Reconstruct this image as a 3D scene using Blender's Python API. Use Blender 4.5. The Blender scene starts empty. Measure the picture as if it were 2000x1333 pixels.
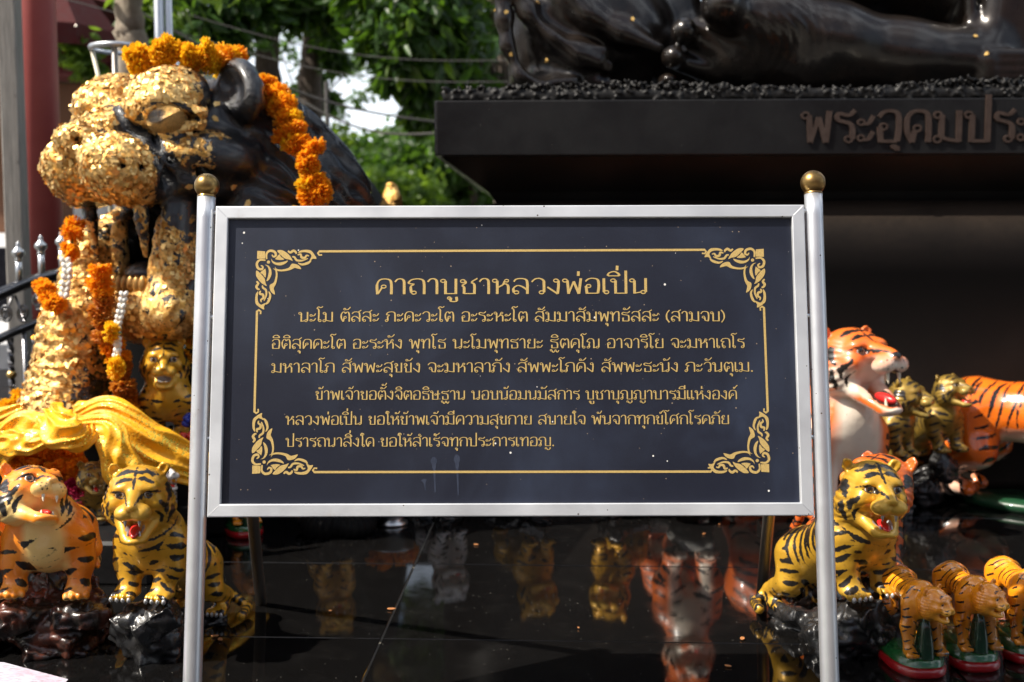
import bpy, math, random
import numpy as np
from mathutils import Vector, Matrix, Euler
SC = bpy.context.scene
COL = SC.collection
# ------------------------------------------------------------------ camera, world, sun, exposure
FPX = 2200.0; PITCH = math.atan(.0818); CH = .8
CP, SP = math.cos(PITCH), math.sin(PITCH)
cd = bpy.data.cameras.new('camera'); cam = bpy.data.objects.new('camera', cd); COL.objects.link(cam)
cam.location = (0, 0, CH); cam.rotation_euler = (math.pi/2 - PITCH, 0, 0)
EYE = Vector((0, 0, CH))
cd.sensor_width = 36; cd.lens = 36*FPX/2000; cd.clip_start = .05; cd.clip_end = 2000
cd.dof.use_dof = True; cd.dof.focus_distance = 1.93; cd.dof.aperture_fstop = 4.2
SC.camera = cam
SUN_AZ, SUN_EL = math.radians(71), math.radians(51)     # azimuth measured from straight behind the camera towards its left
sdir = Vector((-math.sin(SUN_AZ)*math.cos(SUN_EL), -math.cos(SUN_AZ)*math.cos(SUN_EL), math.sin(SUN_EL)))
CLOUD = (.73, .41, .29)
W = bpy.data.worlds.new('World'); SC.world = W; W.use_nodes = True
wn = W.node_tree.nodes; wl = W.node_tree.links
bg = wn['Background']; sky = wn.new('ShaderNodeTexSky'); sky.sky_type = 'NISHITA'; sky.sun_disc = False
sky.sun_elevation = SUN_EL; sky.sun_rotation = math.atan2(sdir.x, sdir.y); sky.dust_density = 4.; sky.air_density = 1.
cn = wn.new('ShaderNodeTexNoise'); cn.inputs['Scale'].default_value = 2.6; cn.inputs['Detail'].default_value = 6; cn.inputs['Roughness'].default_value = .55
tc_ = wn.new('ShaderNodeTexCoord'); mp_ = wn.new('ShaderNodeMapping'); mp_.inputs['Location'].default_value = CLOUD; wl.new(tc_.outputs['Generated'], mp_.inputs['Vector']); wl.new(mp_.outputs[0], cn.inputs['Vector'])
cr = wn.new('ShaderNodeMapRange'); cr.inputs[1].default_value = .49; cr.inputs[2].default_value = .62; wl.new(cn.outputs['Fac'], cr.inputs[0])
cm = wn.new('ShaderNodeMix'); cm.data_type = 'RGBA'; wl.new(cr.outputs[0], cm.inputs[0]); wl.new(sky.outputs[0], cm.inputs[6]); cm.inputs[7].default_value = (15.5, 16.6, 18.0, 1)   # thin bright cloud
wl.new(cm.outputs[2], bg.inputs[0]); bg.inputs[1].default_value = .06
sl = bpy.data.lights.new('sun', 'SUN'); sl.energy = 5.; sl.angle = math.radians(.55); sl.color = (1, .93, .82)
so = bpy.data.objects.new('sun', sl); COL.objects.link(so); so.rotation_euler = sdir.to_track_quat('Z', 'Y').to_euler(); so.location = (-8, -8, 10)
SC.view_settings.view_transform = 'Standard'; SC.view_settings.look = 'None'; SC.view_settings.gamma = 1
SC.view_settings.use_curve_mapping = False; SC.view_settings.exposure = .70
SC.cycles.max_bounces = 8; SC.cycles.transparent_max_bounces = 12; SC.cycles.sample_clamp_indirect = 6

# ------------------------------------------------------------------ picture -> place
def cam_pt(px, py, zc):
    a = (px-1000)/FPX; b = (666.5-py)/FPX
    return Vector((zc*a, zc*(CP + b*SP), CH + zc*(-SP + b*CP)))
def at_y(px, py, Y):
    b = (666.5-py)/FPX
    return cam_pt(px, py, Y/(CP + b*SP))
def on_z(px, py, Z=0.):
    b = (666.5-py)/FPX
    return cam_pt(px, py, (Z-CH)/(-SP + b*CP))

# ------------------------------------------------------------------ object helpers
def link(name, me, mat=None, parent=None, smooth=False):
    o = bpy.data.objects.new(name, me); COL.objects.link(o)
    if mat is not None:
        for m in (mat if isinstance(mat, (list, tuple)) else [mat]): me.materials.append(m)
    if parent is not None: o.parent = parent
    if smooth: me.shade_smooth()
    return o
def tag(o, label=None, cat=None, group=None, kind=None):
    for k, v in (('label', label), ('category', cat), ('group', group), ('kind', kind)):
        if v: o[k] = v
    return o
def empty(name, loc=(0, 0, 0), rz=0, **kw):
    o = bpy.data.objects.new(name, None); COL.objects.link(o); o.location = loc; o.rotation_euler = (0, 0, rz); o.empty_display_size = .05
    return tag(o, **kw)
def copy_tree(o, parent=None):
    c = o.copy(); COL.objects.link(c); c.parent = parent
    for ch in list(o.children): copy_tree(ch, c)
    return c
class MB:
    def __init__(s): s.v = []; s.f = []; s.mi = []; s.cur = 0
    def add(s, vs, fs):
        n = len(s.v); s.v += [tuple(v) for v in vs]; s.f += [tuple(i+n for i in f) for f in fs]; s.mi += [s.cur]*len(fs); return s
    def box(s, c, d, R=None, bev=0):
        x, y, z = [k/2 for k in d]
        if bev:
            b = min(bev, .45*min(d)); P = []
            vs = []; idx = {}
            for sx in (-1, 1):
                for sy in (-1, 1):
                    for sz in (-1, 1):
                        for ax in range(3):
                            q = [sx*(x-b), sy*(y-b), sz*(z-b)]; q[ax] = (sx*x, sy*y, sz*z)[ax]
                            idx[(sx, sy, sz, ax)] = len(vs); vs.append(q)
            fs = []
            for ax in range(3):
                o1, o2 = [k for k in range(3) if k != ax]
                for sg in (-1, 1):
                    q = []
                    for a, b2 in ((-1, -1), (1, -1), (1, 1), (-1, 1)):
                        t = [0, 0, 0]; t[ax] = sg; t[o1] = a; t[o2] = b2; q.append(idx[(*t, ax)])
                    if (sg > 0) == (ax == 1): q = q[::-1]
                    fs.append(q)
            for ax in range(3):
                o1, o2 = [k for k in range(3) if k != ax]
                for a in (-1, 1):
                    for b2 in (-1, 1):
                        t0 = [0, 0, 0]; t0[ax] = -1; t0[o1] = a; t0[o2] = b2
                        t1 = list(t0); t1[ax] = 1
                        q = [idx[(*t0, o1)], idx[(*t1, o1)], idx[(*t1, o2)], idx[(*t0, o2)]]
                        fs.append(q)
            for sx in (-1, 1):
                for sy in (-1, 1):
                    for sz in (-1, 1): fs.append([idx[(sx, sy, sz, k)] for k in range(3)])
            vs = [Vector(v) for v in vs]
            fix = []
            for f in fs:
                cc = sum((vs[i] for i in f), Vector())/len(f); n = (vs[f[1]]-vs[f[0]]).cross(vs[f[2]]-vs[f[1]])
                fix.append(f if n.dot(cc) > 0 else f[::-1])
            fs = fix
        else:
            vs = [Vector((a*x, b*y, c2*z)) for a in (-1, 1) for b in (-1, 1) for c2 in (-1, 1)]
            fs = [(0, 1, 3, 2), (4, 6, 7, 5), (0, 4, 5, 1), (2, 3, 7, 6), (0, 2, 6, 4), (1, 5, 7, 3)]
        c = Vector(c)
        return s.add([(R @ v if R else v) + c for v in vs], fs)
    def tube(s, pts, r, n=10, cap=True, tw=0):
        pts = [Vector(p) for p in pts]; N = len(pts); rs = r if isinstance(r, (list, tuple)) else [r]*N
        base = len(s.v); up = None; vs = []
        for i, p in enumerate(pts):
            t = (pts[min(i+1, N-1)]-pts[max(i-1, 0)]).normalized()
            if up is None: up = t.orthogonal().normalized()
            up = (up - t*up.dot(t)).normalized(); sd = t.cross(up)
            for k in range(n):
                a = 2*math.pi*k/n + tw*i
                vs.append(p + (up*math.cos(a)+sd*math.sin(a))*rs[i])
        fs = [(i*n+k, i*n+(k+1) % n, (i+1)*n+(k+1) % n, (i+1)*n+k) for i in range(N-1) for k in range(n)]
        if cap: fs += [tuple(range(n))[::-1], tuple((N-1)*n+k for k in range(n))]
        return s.add(vs, fs)
    def lathe(s, prof, c=(0, 0, 0), n=24, R=None):
        c = Vector(c); vs = []
        for r, z in prof:
            for k in range(n):
                a = 2*math.pi*k/n; v = Vector((r*math.cos(a), r*math.sin(a), z)); vs.append((R @ v if R else v)+c)
        N = len(prof)
        fs = [(i*n+k, i*n+(k+1) % n, (i+1)*n+(k+1) % n, (i+1)*n+k) for i in range(N-1) for k in range(n)]
        return s.add(vs, fs)
    def sphere(s, c, r, n=16, m=10, sc=(1, 1, 1)):
        prof = [(math.sin(math.pi*i/m)*r, -math.cos(math.pi*i/m)*r) for i in range(m+1)]
        prof[0] = (1e-5, -r); prof[-1] = (1e-5, r)
        b = len(s.v); s.lathe(prof, (0, 0, 0), n)
        for i in range(b, len(s.v)): v = s.v[i]; s.v[i] = (v[0]*sc[0]+c[0], v[1]*sc[1]+c[1], v[2]*sc[2]+c[2])
        return s
    def mesh(s, name='m'):
        me = bpy.data.meshes.new(name); me.from_pydata(s.v, [], s.f)
        if any(s.mi): me.polygons.foreach_set('material_index', s.mi)
        me.update(); return me
    def build(s, name, mat, parent=None, smooth=False): return link(name, s.mesh(name), mat, parent, smooth)
def catmull(P, n=6, closed=False):
    P = [Vector(p) for p in P]; out = []; N = len(P)
    for i in range(N if closed else N-1):
        if closed: a, b, c, d = P[(i-1) % N], P[i], P[(i+1) % N], P[(i+2) % N]
        else: a, b, c, d = P[max(i-1, 0)], P[i], P[i+1], P[min(i+2, N-1)]
        for k in range(n):
            t = k/n; out.append(.5*((2*b)+(c-a)*t+(2*a-5*b+4*c-d)*t*t+(3*b-a-3*c+d)*t**3))
    if not closed: out.append(P[-1])
    return out

# ------------------------------------------------------------------ materials
class NT:
    def __init__(s, name):
        s.m = bpy.data.materials.new(name); s.m.use_nodes = True; s.t = s.m.node_tree; s.n = s.t.nodes; s.b = s.n['Principled BSDF']
    def node(s, ty, **kw):
        n = s.n.new(ty)
        for k, v in kw.items(): setattr(n, k, v)
        return n
    def L(s, a, b): s.t.links.new(a, b)
    def set(s, inp, v):
        i = s.b.inputs[inp]
        if hasattr(v, 'is_output') or hasattr(v, 'links') and not isinstance(v, (tuple, list)): s.L(v, i)
        else: i.default_value = (*v, 1) if isinstance(v, tuple) and len(v) == 3 else v
    def coord(s, kind='Object'): return s.node('ShaderNodeTexCoord').outputs[kind]
    def noise(s, scale=5, detail=4, rough=.55, vec=None, out='Fac', dist=0):
        n = s.node('ShaderNodeTexNoise'); n.inputs['Scale'].default_value = scale; n.inputs['Detail'].default_value = detail
        n.inputs['Roughness'].default_value = rough; n.inputs['Distortion'].default_value = dist
        s.L(vec if vec is not None else s.coord(), n.inputs['Vector']); return n.outputs[out]
    def voro(s, scale=5, feat='F1', vec=None, out='Distance', rnd=1):
        n = s.node('ShaderNodeTexVoronoi', feature=feat); n.inputs['Scale'].default_value = scale; n.inputs['Randomness'].default_value = rnd
        s.L(vec if vec is not None else s.coord(), n.inputs['Vector']); return n.outputs[out]
    def ramp(s, v, a, b, lo=0., hi=1.):
        n = s.node('ShaderNodeMapRange'); n.inputs[1].default_value = a; n.inputs[2].default_value = b
        n.inputs[3].default_value = lo; n.inputs[4].default_value = hi; s.L(v, n.inputs[0]); return n.outputs[0]
    def math(s, op, a, b=None, c=None):
        n = s.node('ShaderNodeMath', operation=op)
        for i, v in enumerate((a, b, c)):
            if v is None: continue
            if isinstance(v, (int, float)): n.inputs[i].default_value = v
            else: s.L(v, n.inputs[i])
        return n.outputs[0]
    def mix(s, f, a, b):
        n = s.node('ShaderNodeMix', data_type='RGBA')
        for i, v in ((0, f), (6, a), (7, b)):
            if isinstance(v, (int, float)): n.inputs[i].default_value = v
            elif isinstance(v, (tuple, list)): n.inputs[i].default_value = (*v[:3], 1)
            else: s.L(v, n.inputs[i])
        return n.outputs[2]
    def attr(s, name, out='Fac'): return s.node('ShaderNodeAttribute', attribute_name=name).outputs[out]
    def bump(s, h, st=.3, dist=.01, normal=None):
        n = s.node('ShaderNodeBump'); n.inputs['Strength'].default_value = st; n.inputs['Distance'].default_value = dist
        s.L(h, n.inputs['Height'])
        if normal is not None: s.L(normal, n.inputs['Normal'])
        s.L(n.outputs[0], s.b.inputs['Normal']); return n.outputs[0]
    def scale_vec(s, vec, sc):
        n = s.node('ShaderNodeMapping'); n.inputs['Scale'].default_value = sc; s.L(vec, n.inputs['Vector']); return n.outputs[0]
def simple(name, col, rough=.5, metal=0, var=.15, scale=20, bump=0, coat=0, bd=.003, spec=.5):
    t = NT(name); n = t.noise(scale, 5)
    t.set('Base Color', t.mix(t.ramp(n, .3, .7), tuple(c*(1-var) for c in col), tuple(min(1, c*(1+var)) for c in col)))
    t.set('Roughness', t.ramp(n, .3, .7, max(.02, rough*.85), min(1, rough*1.15))); t.set('Metallic', metal)
    t.set('Coat Weight', coat); t.set('Specular IOR Level', spec)
    if bump: t.bump(n, bump, bd)
    return t.m
def steel_mat(name='brushed_steel', col=(.62, .64, .66), rough=.27, metal=1.):
    t = NT(name); c = t.coord()
    n1 = t.noise(60, 3, .6, c); n2 = t.noise(4, 4, .6, c); v = t.voro(38, vec=c)
    rr = t.noise(9, 5, .65, c)
    spot = t.math('LESS_THAN', v, .055)
    stain = t.ramp(rr, .62, .72)
    col1 = t.mix(t.ramp(n2, .3, .7), tuple(k*.85 for k in col), tuple(min(1, k*1.12) for k in col))
    col2 = t.mix(t.math('MULTIPLY', stain, .35), col1, (.42, .33, .24))
    t.set('Base Color', t.mix(spot, col2, (.05, .035, .02)))
    t.set('Metallic', t.ramp(spot, 0, 1, metal, .1)); t.set('Roughness', t.math('ADD', t.ramp(n2, .3, .7, rough*.8, rough*1.25), t.math('MULTIPLY', n1, .08)))
    t.bump(n1, .04, .001)
    return t.m
def granite_mat(name, col=(.012, .012, .014), rough=.1, speck=.0, dust=.0, scr=True, blotch=None, spec=.5):
    t = NT(name); c = t.coord()
    n = t.noise(300, 3, .7, c); n2 = t.noise(2.4, 6, .6, c); n3 = t.noise(14, 6, .7, c)
    col1 = t.mix(t.ramp(n, .45, .7), col, tuple(k*2.2 for k in col))
    if blotch: col1 = t.mix(t.math('MULTIPLY', t.ramp(n3, .5, .8), .6), col1, blotch)
    v = t.voro(70, vec=c); sp = t.math('LESS_THAN', v, .045)
    rnd = t.node('ShaderNodeTexVoronoi', feature='F1'); rnd.inputs['Scale'].default_value = 70; t.L(c, rnd.inputs['Vector'])
    sep = t.node('ShaderNodeSeparateColor'); t.L(rnd.outputs['Color'], sep.inputs[0])
    sp = t.math('MULTIPLY', sp, t.math('LESS_THAN', sep.outputs[0], speck))
    t.set('Base Color', t.mix(sp, col1, (.5, .48, .42)))
    r = t.math('ADD', t.ramp(n2, .3, .75, rough*.6, rough*1.6), t.math('MULTIPLY', t.ramp(n3, .45, .8), dust))
    t.set('Roughness', r); t.set('Specular IOR Level', spec)
    t.bump(n3, .03, .002)
    return t.m
STEEL = steel_mat()
STEEL_F = steel_mat('dull_stainless', (.70, .72, .75), .42, .62)
# ------------------------------------------------------------------ sculpting: smooth unions of rounded forms, meshed by surface nets
def _hash(ix, iy, iz, seed):
    h = (ix*374761393 + iy*668265263 + iz*1274126177 + seed*69069) & 0xffffffff
    h = ((h ^ (h >> 13))*1274126177) & 0xffffffff
    return ((h ^ (h >> 16)) & 0xffff).astype(np.float32)/65535.
def vnoise(P, freq, seed=0):
    q = P*freq; i = np.floor(q).astype(np.int64); f = (q-i).astype(np.float32); f = f*f*(3-2*f); r = 0
    for dx in (0, 1):
        for dy in (0, 1):
            for dz in (0, 1):
                w = (f[..., 0] if dx else 1-f[..., 0])*(f[..., 1] if dy else 1-f[..., 1])*(f[..., 2] if dz else 1-f[..., 2])
                r = r + w*_hash(i[..., 0]+dx, i[..., 1]+dy, i[..., 2]+dz, seed)
    return r*2-1
def fbm(P, freq, seed=0, oct=3):
    r = 0; a = 1
    for k in range(oct): r = r + a*vnoise(P, freq*2**k, seed+k*17); a *= .5
    return r
def rotm(rx=0, ry=0, rz=0): return np.array(Euler((math.radians(rx), math.radians(ry), math.radians(rz))).to_matrix(), dtype=np.float64)
class Sculpt:
    def __init__(s, k=.05): s.ops = []; s.k = k; s.R = np.eye(3); s.T = np.zeros(3); s.S = 1.
    def frame(s, R=None, T=(0, 0, 0), S=1.): s.R = np.eye(3) if R is None else np.array(R); s.T = np.array(T, float); s.S = S; return s
    def pt(s, p): return s.R @ (np.array(p, float)*s.S) + s.T
    def ell(s, c, r, rot=None, k=None, sub=False):
        R = s.R @ (np.eye(3) if rot is None else rotm(*rot)); r = np.array(r, float)*s.S
        s.ops.append(('e', s.pt(c), r, R, (s.k if k is None else k)*s.S, sub)); return s
    def cone(s, a, b, ra, rb=None, k=None, sub=False):
        rb = ra if rb is None else rb
        s.ops.append(('c', s.pt(a), s.pt(b), (ra*s.S, rb*s.S), (s.k if k is None else k)*s.S, sub)); return s
    def chain(s, pts, rs, k=None, sub=False):
        for i in range(len(pts)-1): s.cone(pts[i], pts[i+1], rs[i], rs[i+1], k, sub)
        return s
    def box(s, c, h, rot=None, rad=.01, k=None, sub=False):
        R = s.R @ (np.eye(3) if rot is None else rotm(*rot))
        s.ops.append(('b', s.pt(c), np.array(h, float)*s.S, R, (s.k if k is None else k)*s.S, sub, rad*s.S)); return s
    def bounds(s, op):
        if op[0] == 'c':
            return np.minimum(op[1]-op[3][0], op[2]-op[3][1]), np.maximum(op[1]+op[3][0], op[2]+op[3][1])
        e = np.sqrt(((op[3]*op[2][None, :])**2).sum(1)) if op[0] == 'e' else np.abs(op[3]) @ op[2]
        return op[1]-e, op[1]+e
    def field(s, h):
        bb = [s.bounds(o) for o in s.ops if not o[-1 if o[0] != 'b' else -2]]
        km = max(o[4] for o in s.ops)
        lo = np.min([b[0] for b in bb], 0)-3*h-.3*km; hi = np.max([b[1] for b in bb], 0)+3*h+.3*km
        n = np.ceil((hi-lo)/h).astype(int)+1
        F = np.full(n, 1e3, np.float32); ax = [lo[i]+h*np.arange(n[i]) for i in range(3)]
        for o in s.ops:
            k = max(o[4], 1e-6); sub = o[5]
            b0, b1 = s.bounds(o); m = k+2.5*h
            i0 = np.clip(np.floor((b0-m-lo)/h).astype(int), 0, n); i1 = np.clip(np.ceil((b1+m-lo)/h).astype(int)+1, 0, n)
            if np.any(i1 <= i0): continue
            X, Y, Z = np.meshgrid(*(ax[i][i0[i]:i1[i]].astype(np.float32) for i in range(3)), indexing='ij', sparse=True)
            if o[0] == 'c':
                a, b = o[1], o[2]; ra, rb = o[3]; d = b-a; L2 = max(float(d @ d), 1e-12)
                px, py, pz = X-np.float32(a[0]), Y-np.float32(a[1]), Z-np.float32(a[2])
                t = np.clip((px*np.float32(d[0])+py*np.float32(d[1])+pz*np.float32(d[2]))/np.float32(L2), 0, 1)
                D = np.sqrt((px-t*np.float32(d[0]))**2+(py-t*np.float32(d[1]))**2+(pz-t*np.float32(d[2]))**2)-(np.float32(ra)+t*np.float32(rb-ra))
            else:
                c, r, R = o[1], o[2], o[3]
                px, py, pz = X-np.float32(c[0]), Y-np.float32(c[1]), Z-np.float32(c[2])
                q = [px*np.float32(R[0, i])+py*np.float32(R[1, i])+pz*np.float32(R[2, i]) for i in range(3)]
                if o[0] == 'e':
                    k0 = np.sqrt(sum((q[i]/np.float32(r[i]))**2 for i in range(3))); k1 = np.sqrt(sum((q[i]/np.float32(r[i]**2))**2 for i in range(3)))
                    D = k0*(k0-1)/np.maximum(k1, 1e-6)
                else:
                    rad = o[6]; w = [np.abs(q[i])-np.float32(r[i]-rad) for i in range(3)]
                    D = np.sqrt(sum(np.maximum(w[i], 0)**2 for i in range(3)))+np.minimum(np.maximum(np.maximum(w[0], w[1]), w[2]), 0)-np.float32(rad)
            sl = tuple(slice(i0[i], i1[i]) for i in range(3)); G = F[sl]
            if sub:
                D = -D; e = np.maximum(k-np.abs(G-D), 0)/k; F[sl] = np.maximum(G, D)+e*e*k*.25
            else:
                e = np.maximum(k-np.abs(G-D), 0)/k; F[sl] = np.minimum(G, D)-e*e*k*.25
        return F, lo
    def verts(s, h):
        F, lo = s.field(h); n = F.shape
        S = F < 0
        act = np.zeros(tuple(k-1 for k in n), bool); cnt = np.zeros(act.shape, np.int8)
        for dx in (0, 1):
            for dy in (0, 1):
                for dz in (0, 1): cnt += S[dx:n[0]-1+dx, dy:n[1]-1+dy, dz:n[2]-1+dz]
        act = (cnt > 0) & (cnt < 8)
        I, J, K = np.nonzero(act); N = len(I)
        idx = np.full(act.shape, -1, np.int32); idx[I, J, K] = np.arange(N)
        cv = {}
        for a in (0, 1):
            for b in (0, 1):
                for c in (0, 1): cv[(a, b, c)] = F[I+a, J+b, K+c]
        acc = np.zeros((N, 3), np.float32); num = np.zeros(N, np.float32)
        keys = list(cv)
        for p in keys:
            for ax in range(3):
                if p[ax]: continue
                q = list(p); q[ax] = 1; q = tuple(q)
                A, B = cv[p], cv[q]; m = (A < 0) != (B < 0)
                t = np.where(m, A/np.where(m, A-B, 1), 0)
                for d in range(3): acc[:, d] += np.where(m, p[d]+(t if d == ax else 0), 0)
                num += m
        P = (np.stack([I, J, K], 1)+acc/num[:, None])*h+lo
        quads = []
        for ax in range(3):
            sl0 = [slice(1, -1)]*3; sl1 = [slice(1, -1)]*3
            sl0[ax] = slice(0, n[ax]-1); sl1[ax] = slice(1, n[ax])
            A = S[tuple(sl0)]; B = S[tuple(sl1)]; E = np.nonzero(A != B); sg = A[E]
            g = [e+1 for e in E]; g[ax] = E[ax]
            u, v = (ax+1) % 3, (ax+2) % 3
            def ci(du, dv):
                c = [x.copy() for x in g]; c[u] = c[u]-du; c[v] = c[v]-dv; return idx[c[0], c[1], c[2]]
            Q = np.stack([ci(1, 1), ci(0, 1), ci(0, 0), ci(1, 0)], 1)
            Q[~sg] = Q[~sg][:, ::-1]; quads.append(Q)
        Q = np.concatenate(quads); Q = Q[(Q >= 0).all(1)]
        return P.astype(np.float64), Q
def np_mesh(name, P, Q, attrs=None):
    me = bpy.data.meshes.new(name); me.vertices.add(len(P)); me.vertices.foreach_set('co', P.astype(np.float32).ravel())
    k = Q.shape[1]; me.loops.add(Q.size); me.loops.foreach_set('vertex_index', Q.astype(np.int32).ravel())
    me.polygons.add(len(Q)); me.polygons.foreach_set('loop_start', np.arange(len(Q), dtype=np.int32)*k)
    me.update(calc_edges=True)
    for a, v in (attrs or {}).items():
        at = me.attributes.new(a, 'FLOAT', 'POINT'); at.data.foreach_set('value', v.astype(np.float32))
    me.shade_smooth(); return me
def vnormals(P, Q):
    n = np.cross(P[Q[:, 2]]-P[Q[:, 0]], P[Q[:, 3]]-P[Q[:, 1]]); N = np.zeros_like(P)
    for c in range(4):
        for d in range(3): N[:, d] += np.bincount(Q[:, c], n[:, d], len(P))
    return N/np.maximum(np.linalg.norm(N, axis=1), 1e-12)[:, None]
def smooth_mesh(P, Q, it=2, lam=.5):
    for _ in range(it):
        A = np.zeros_like(P); C = np.zeros(len(P))
        for a, b in ((0, 1), (1, 2), (2, 3), (3, 0)):
            for d in range(3): A[:, d] += np.bincount(Q[:, a], P[Q[:, b], d], len(P))+np.bincount(Q[:, b], P[Q[:, a], d], len(P))
            C += np.bincount(Q[:, a], minlength=len(P))+np.bincount(Q[:, b], minlength=len(P))
        P = P+(A/C[:, None]-P)*lam
    return P
def seg_d(P, a, b):
    a = np.array(a, float); b = np.array(b, float); d = b-a; t = np.clip(((P-a) @ d)/max(d @ d, 1e-12), 0, 1)
    return np.linalg.norm(P-a-t[:, None]*d, axis=1), t
# ------------------------------------------------------------------ the ground, the platform, its tiles
M_TILE = granite_mat('black_granite_tile', (.0032, .003, .003), .035, .55, .09, spec=.4, blotch=(.010, .0095, .009))
M_PLINTH = granite_mat('black_granite_plinth', (.0045, .0044, .005), .42, .12, .1, spec=.28)
M_GROUT = simple('pale_grout', (.62, .58, .50), .9)
M_PAVE = simple('pavement', (.12, .115, .105), .9, scale=3, bump=.2)
YAW = math.radians(-2.2)                       # the shrine's own direction, turned a little from the camera's
Rz = Matrix.Rotation(YAW, 3, 'Z')
g = MB(); g.add([(-400, -400, -.85), (400, -400, -.85), (400, 400, -.85), (-400, 400, -.85)], [(0, 1, 2, 3)])
tag(g.build('ground', M_PAVE), kind='structure')
p0 = on_z(850, 1013); XG = p0 @ Rz                        # a joint crossing in shrine axes
gx, gy = XG.x, 3.41
plat = tag(empty('platform_floor'), kind='structure'); plat.rotation_euler.z = YAW
bed = MB(); bed.box((0, 3.4, -.43), (7.2, 6.2, .84)); bed.build('bed', M_GROUT, plat)
TW, TD, J = 1.12, .552, .0042
tm = MB(); tm.box((0, 0, 0), (TW-J, TD-J, .02), bev=.0012); tme = tm.mesh('tile'); tme.materials.append(M_TILE)
yy0 = (on_z(1000, 1104) @ Rz).y
for i in range(-3, 4):
    for j in range(-4, 7):
        cx = gx+TW*(i+.5); cy = yy0+TD*(j+.5)
        if abs(cx) > 3.45 or cy < .5 or cy > 6.3: continue
        t = bpy.data.objects.new('tile', tme); COL.objects.link(t); t.parent = plat; t.location = (cx, cy, -.010+random.Random(i*31+j).uniform(-.0003, .0003))

# ------------------------------------------------------------------ the sign: frame local axes u (right), v (up the face), w (towards the viewer)
cTL, cTR, cBL, cBR = cam_pt(424, 405, 1.92), cam_pt(1570, 401, 1.92), cam_pt(405, 1010, 1.86), cam_pt(1588, 1008, 1.86)
sc = (cTL+cTR+cBL+cBR)/4; su = ((cTR-cTL)+(cBR-cBL)).normalized(); sv = ((cTL-cBL)+(cTR-cBR)); SH = sv.length/2; SWd = ((cTR-cTL).length+(cBR-cBL).length)/2
sv = (sv-su*sv.dot(su)).normalized(); sw = su.cross(sv)
RS = Matrix((su, sv, sw)).transposed()
def sgn(px, py):
    d = cam_pt(px, py, 1.)-EYE; t = (sc-EYE).dot(sw)/d.dot(sw); q = EYE+d*t-sc
    return Vector((q.dot(su), q.dot(sv), 0))
vfoot = -(sc.z-0)/sv.z                                    # v where the posts meet the floor
sign = empty('sign_board', sc); sign.rotation_euler = RS.to_euler()
tag(sign, 'black granite prayer board with gold Thai lettering in a steel frame on posts', 'sign')
hw, hh, fb = SWd/2, SH/2, .0215
M_PANEL = NT('polished_slate_panel'); t = M_PANEL; c = t.coord()
n1 = t.noise(900, 2, .6, c); n2 = t.noise(3.5, 5, .6, c, dist=.6); n3 = t.noise(40, 6, .75, c)
v = t.node('ShaderNodeTexVoronoi'); v.inputs['Scale'].default_value = 42; t.L(c, v.inputs['Vector'])
sepc = t.node('ShaderNodeSeparateColor'); t.L(v.outputs['Color'], sepc.inputs[0])
thr = t.math('MULTIPLY', t.math('POWER', sepc.outputs[0], 5.), .085)
sp = t.math('LESS_THAN', v.outputs['Distance'], thr)
v2 = t.node('ShaderNodeTexVoronoi'); v2.inputs['Scale'].default_value = 120; t.L(c, v2.inputs['Vector'])
sp2c = t.node('ShaderNodeSeparateColor'); t.L(v2.outputs['Color'], sp2c.inputs[0])
sp2 = t.math('LESS_THAN', v2.outputs['Distance'], t.math('MULTIPLY', t.math('POWER', sp2c.outputs[1], 7.), .13))
base = t.mix(t.ramp(n1, .4, .7), (.0070, .0090, .0180), (.0140, .0175, .0330))
base = t.mix(t.math('MULTIPLY', t.math('MULTIPLY', t.ramp(n2, .44, .66), t.ramp(t.noise(9, 5, .6, t.scale_vec(c, (1, .35, 1))), .3, .7)), .75), base, (.024, .034, .064))
base = t.mix(sp2, base, (.35, .26, .18)); base = t.mix(sp, base, (.75, .73, .68))
t.set('Base Color', base); t.set('Roughness', t.ramp(n2, .3, .7, .34, .46)); t.bump(n3, .03, .001); M_PANEL = t.m
pb = MB(); pb.box((0, 0, -.006), (2*hw-2*fb+.004, 2*hh-2*fb+.004, .008)); pb.build('panel', M_PANEL, sign)
fr = MB(); D0, D1 = -.014, .006; bv = .0018
def ring(prof):
    vs = []; fs = []
    for off, w in prof:
        vs += [(-hw+off, -hh+off, w), (hw-off, -hh+off, w), (hw-off, hh-off, w), (-hw+off, hh-off, w)]
    N = len(prof)
    for i in range(N):
        for k in range(4):
            a = i*4+k; b = i*4+(k+1) % 4; c2 = ((i+1) % N)*4+(k+1) % 4; d = ((i+1) % N)*4+k; fs.append((a, b, c2, d))
    return vs, fs
fr.add(*ring([(0, D0), (0, D1-bv), (bv*.3, D1-bv*.3), (bv, D1), (fb-bv, D1), (fb-bv*.3, D1-bv*.3), (fb, D1-bv), (fb, D0)]))
fo = fr.build('frame', STEEL_F, sign)
M_WELD = simple('weld', (.52, .52, .54), .38, 1)
for sx in (-1, 1):
    for sy in (-1, 1):
        wd = MB(); wd.tube([(sx*(hw-.003), sy*(hh-.003), D1-.0001), (sx*(hw-fb+.003), sy*(hh-fb+.003), D1-.0001)], .0004, 6); wd.build('weld_seam', M_WELD, sign)
M_BRASS = NT('old_brass'); t = M_BRASS; n = t.noise(18, 5, .65); 
t.set('Base Color', t.mix(t.ramp(n, .35, .7), (.42, .27, .09), (.20, .12, .05))); t.set('Metallic', 1.); t.set('Roughness', t.ramp(n, .3, .7, .22, .45)); M_BRASS = t.m
PR = .0152; STEEL_P = steel_mat('post_stainless', (.72, .73, .76), .3, .8)
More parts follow.
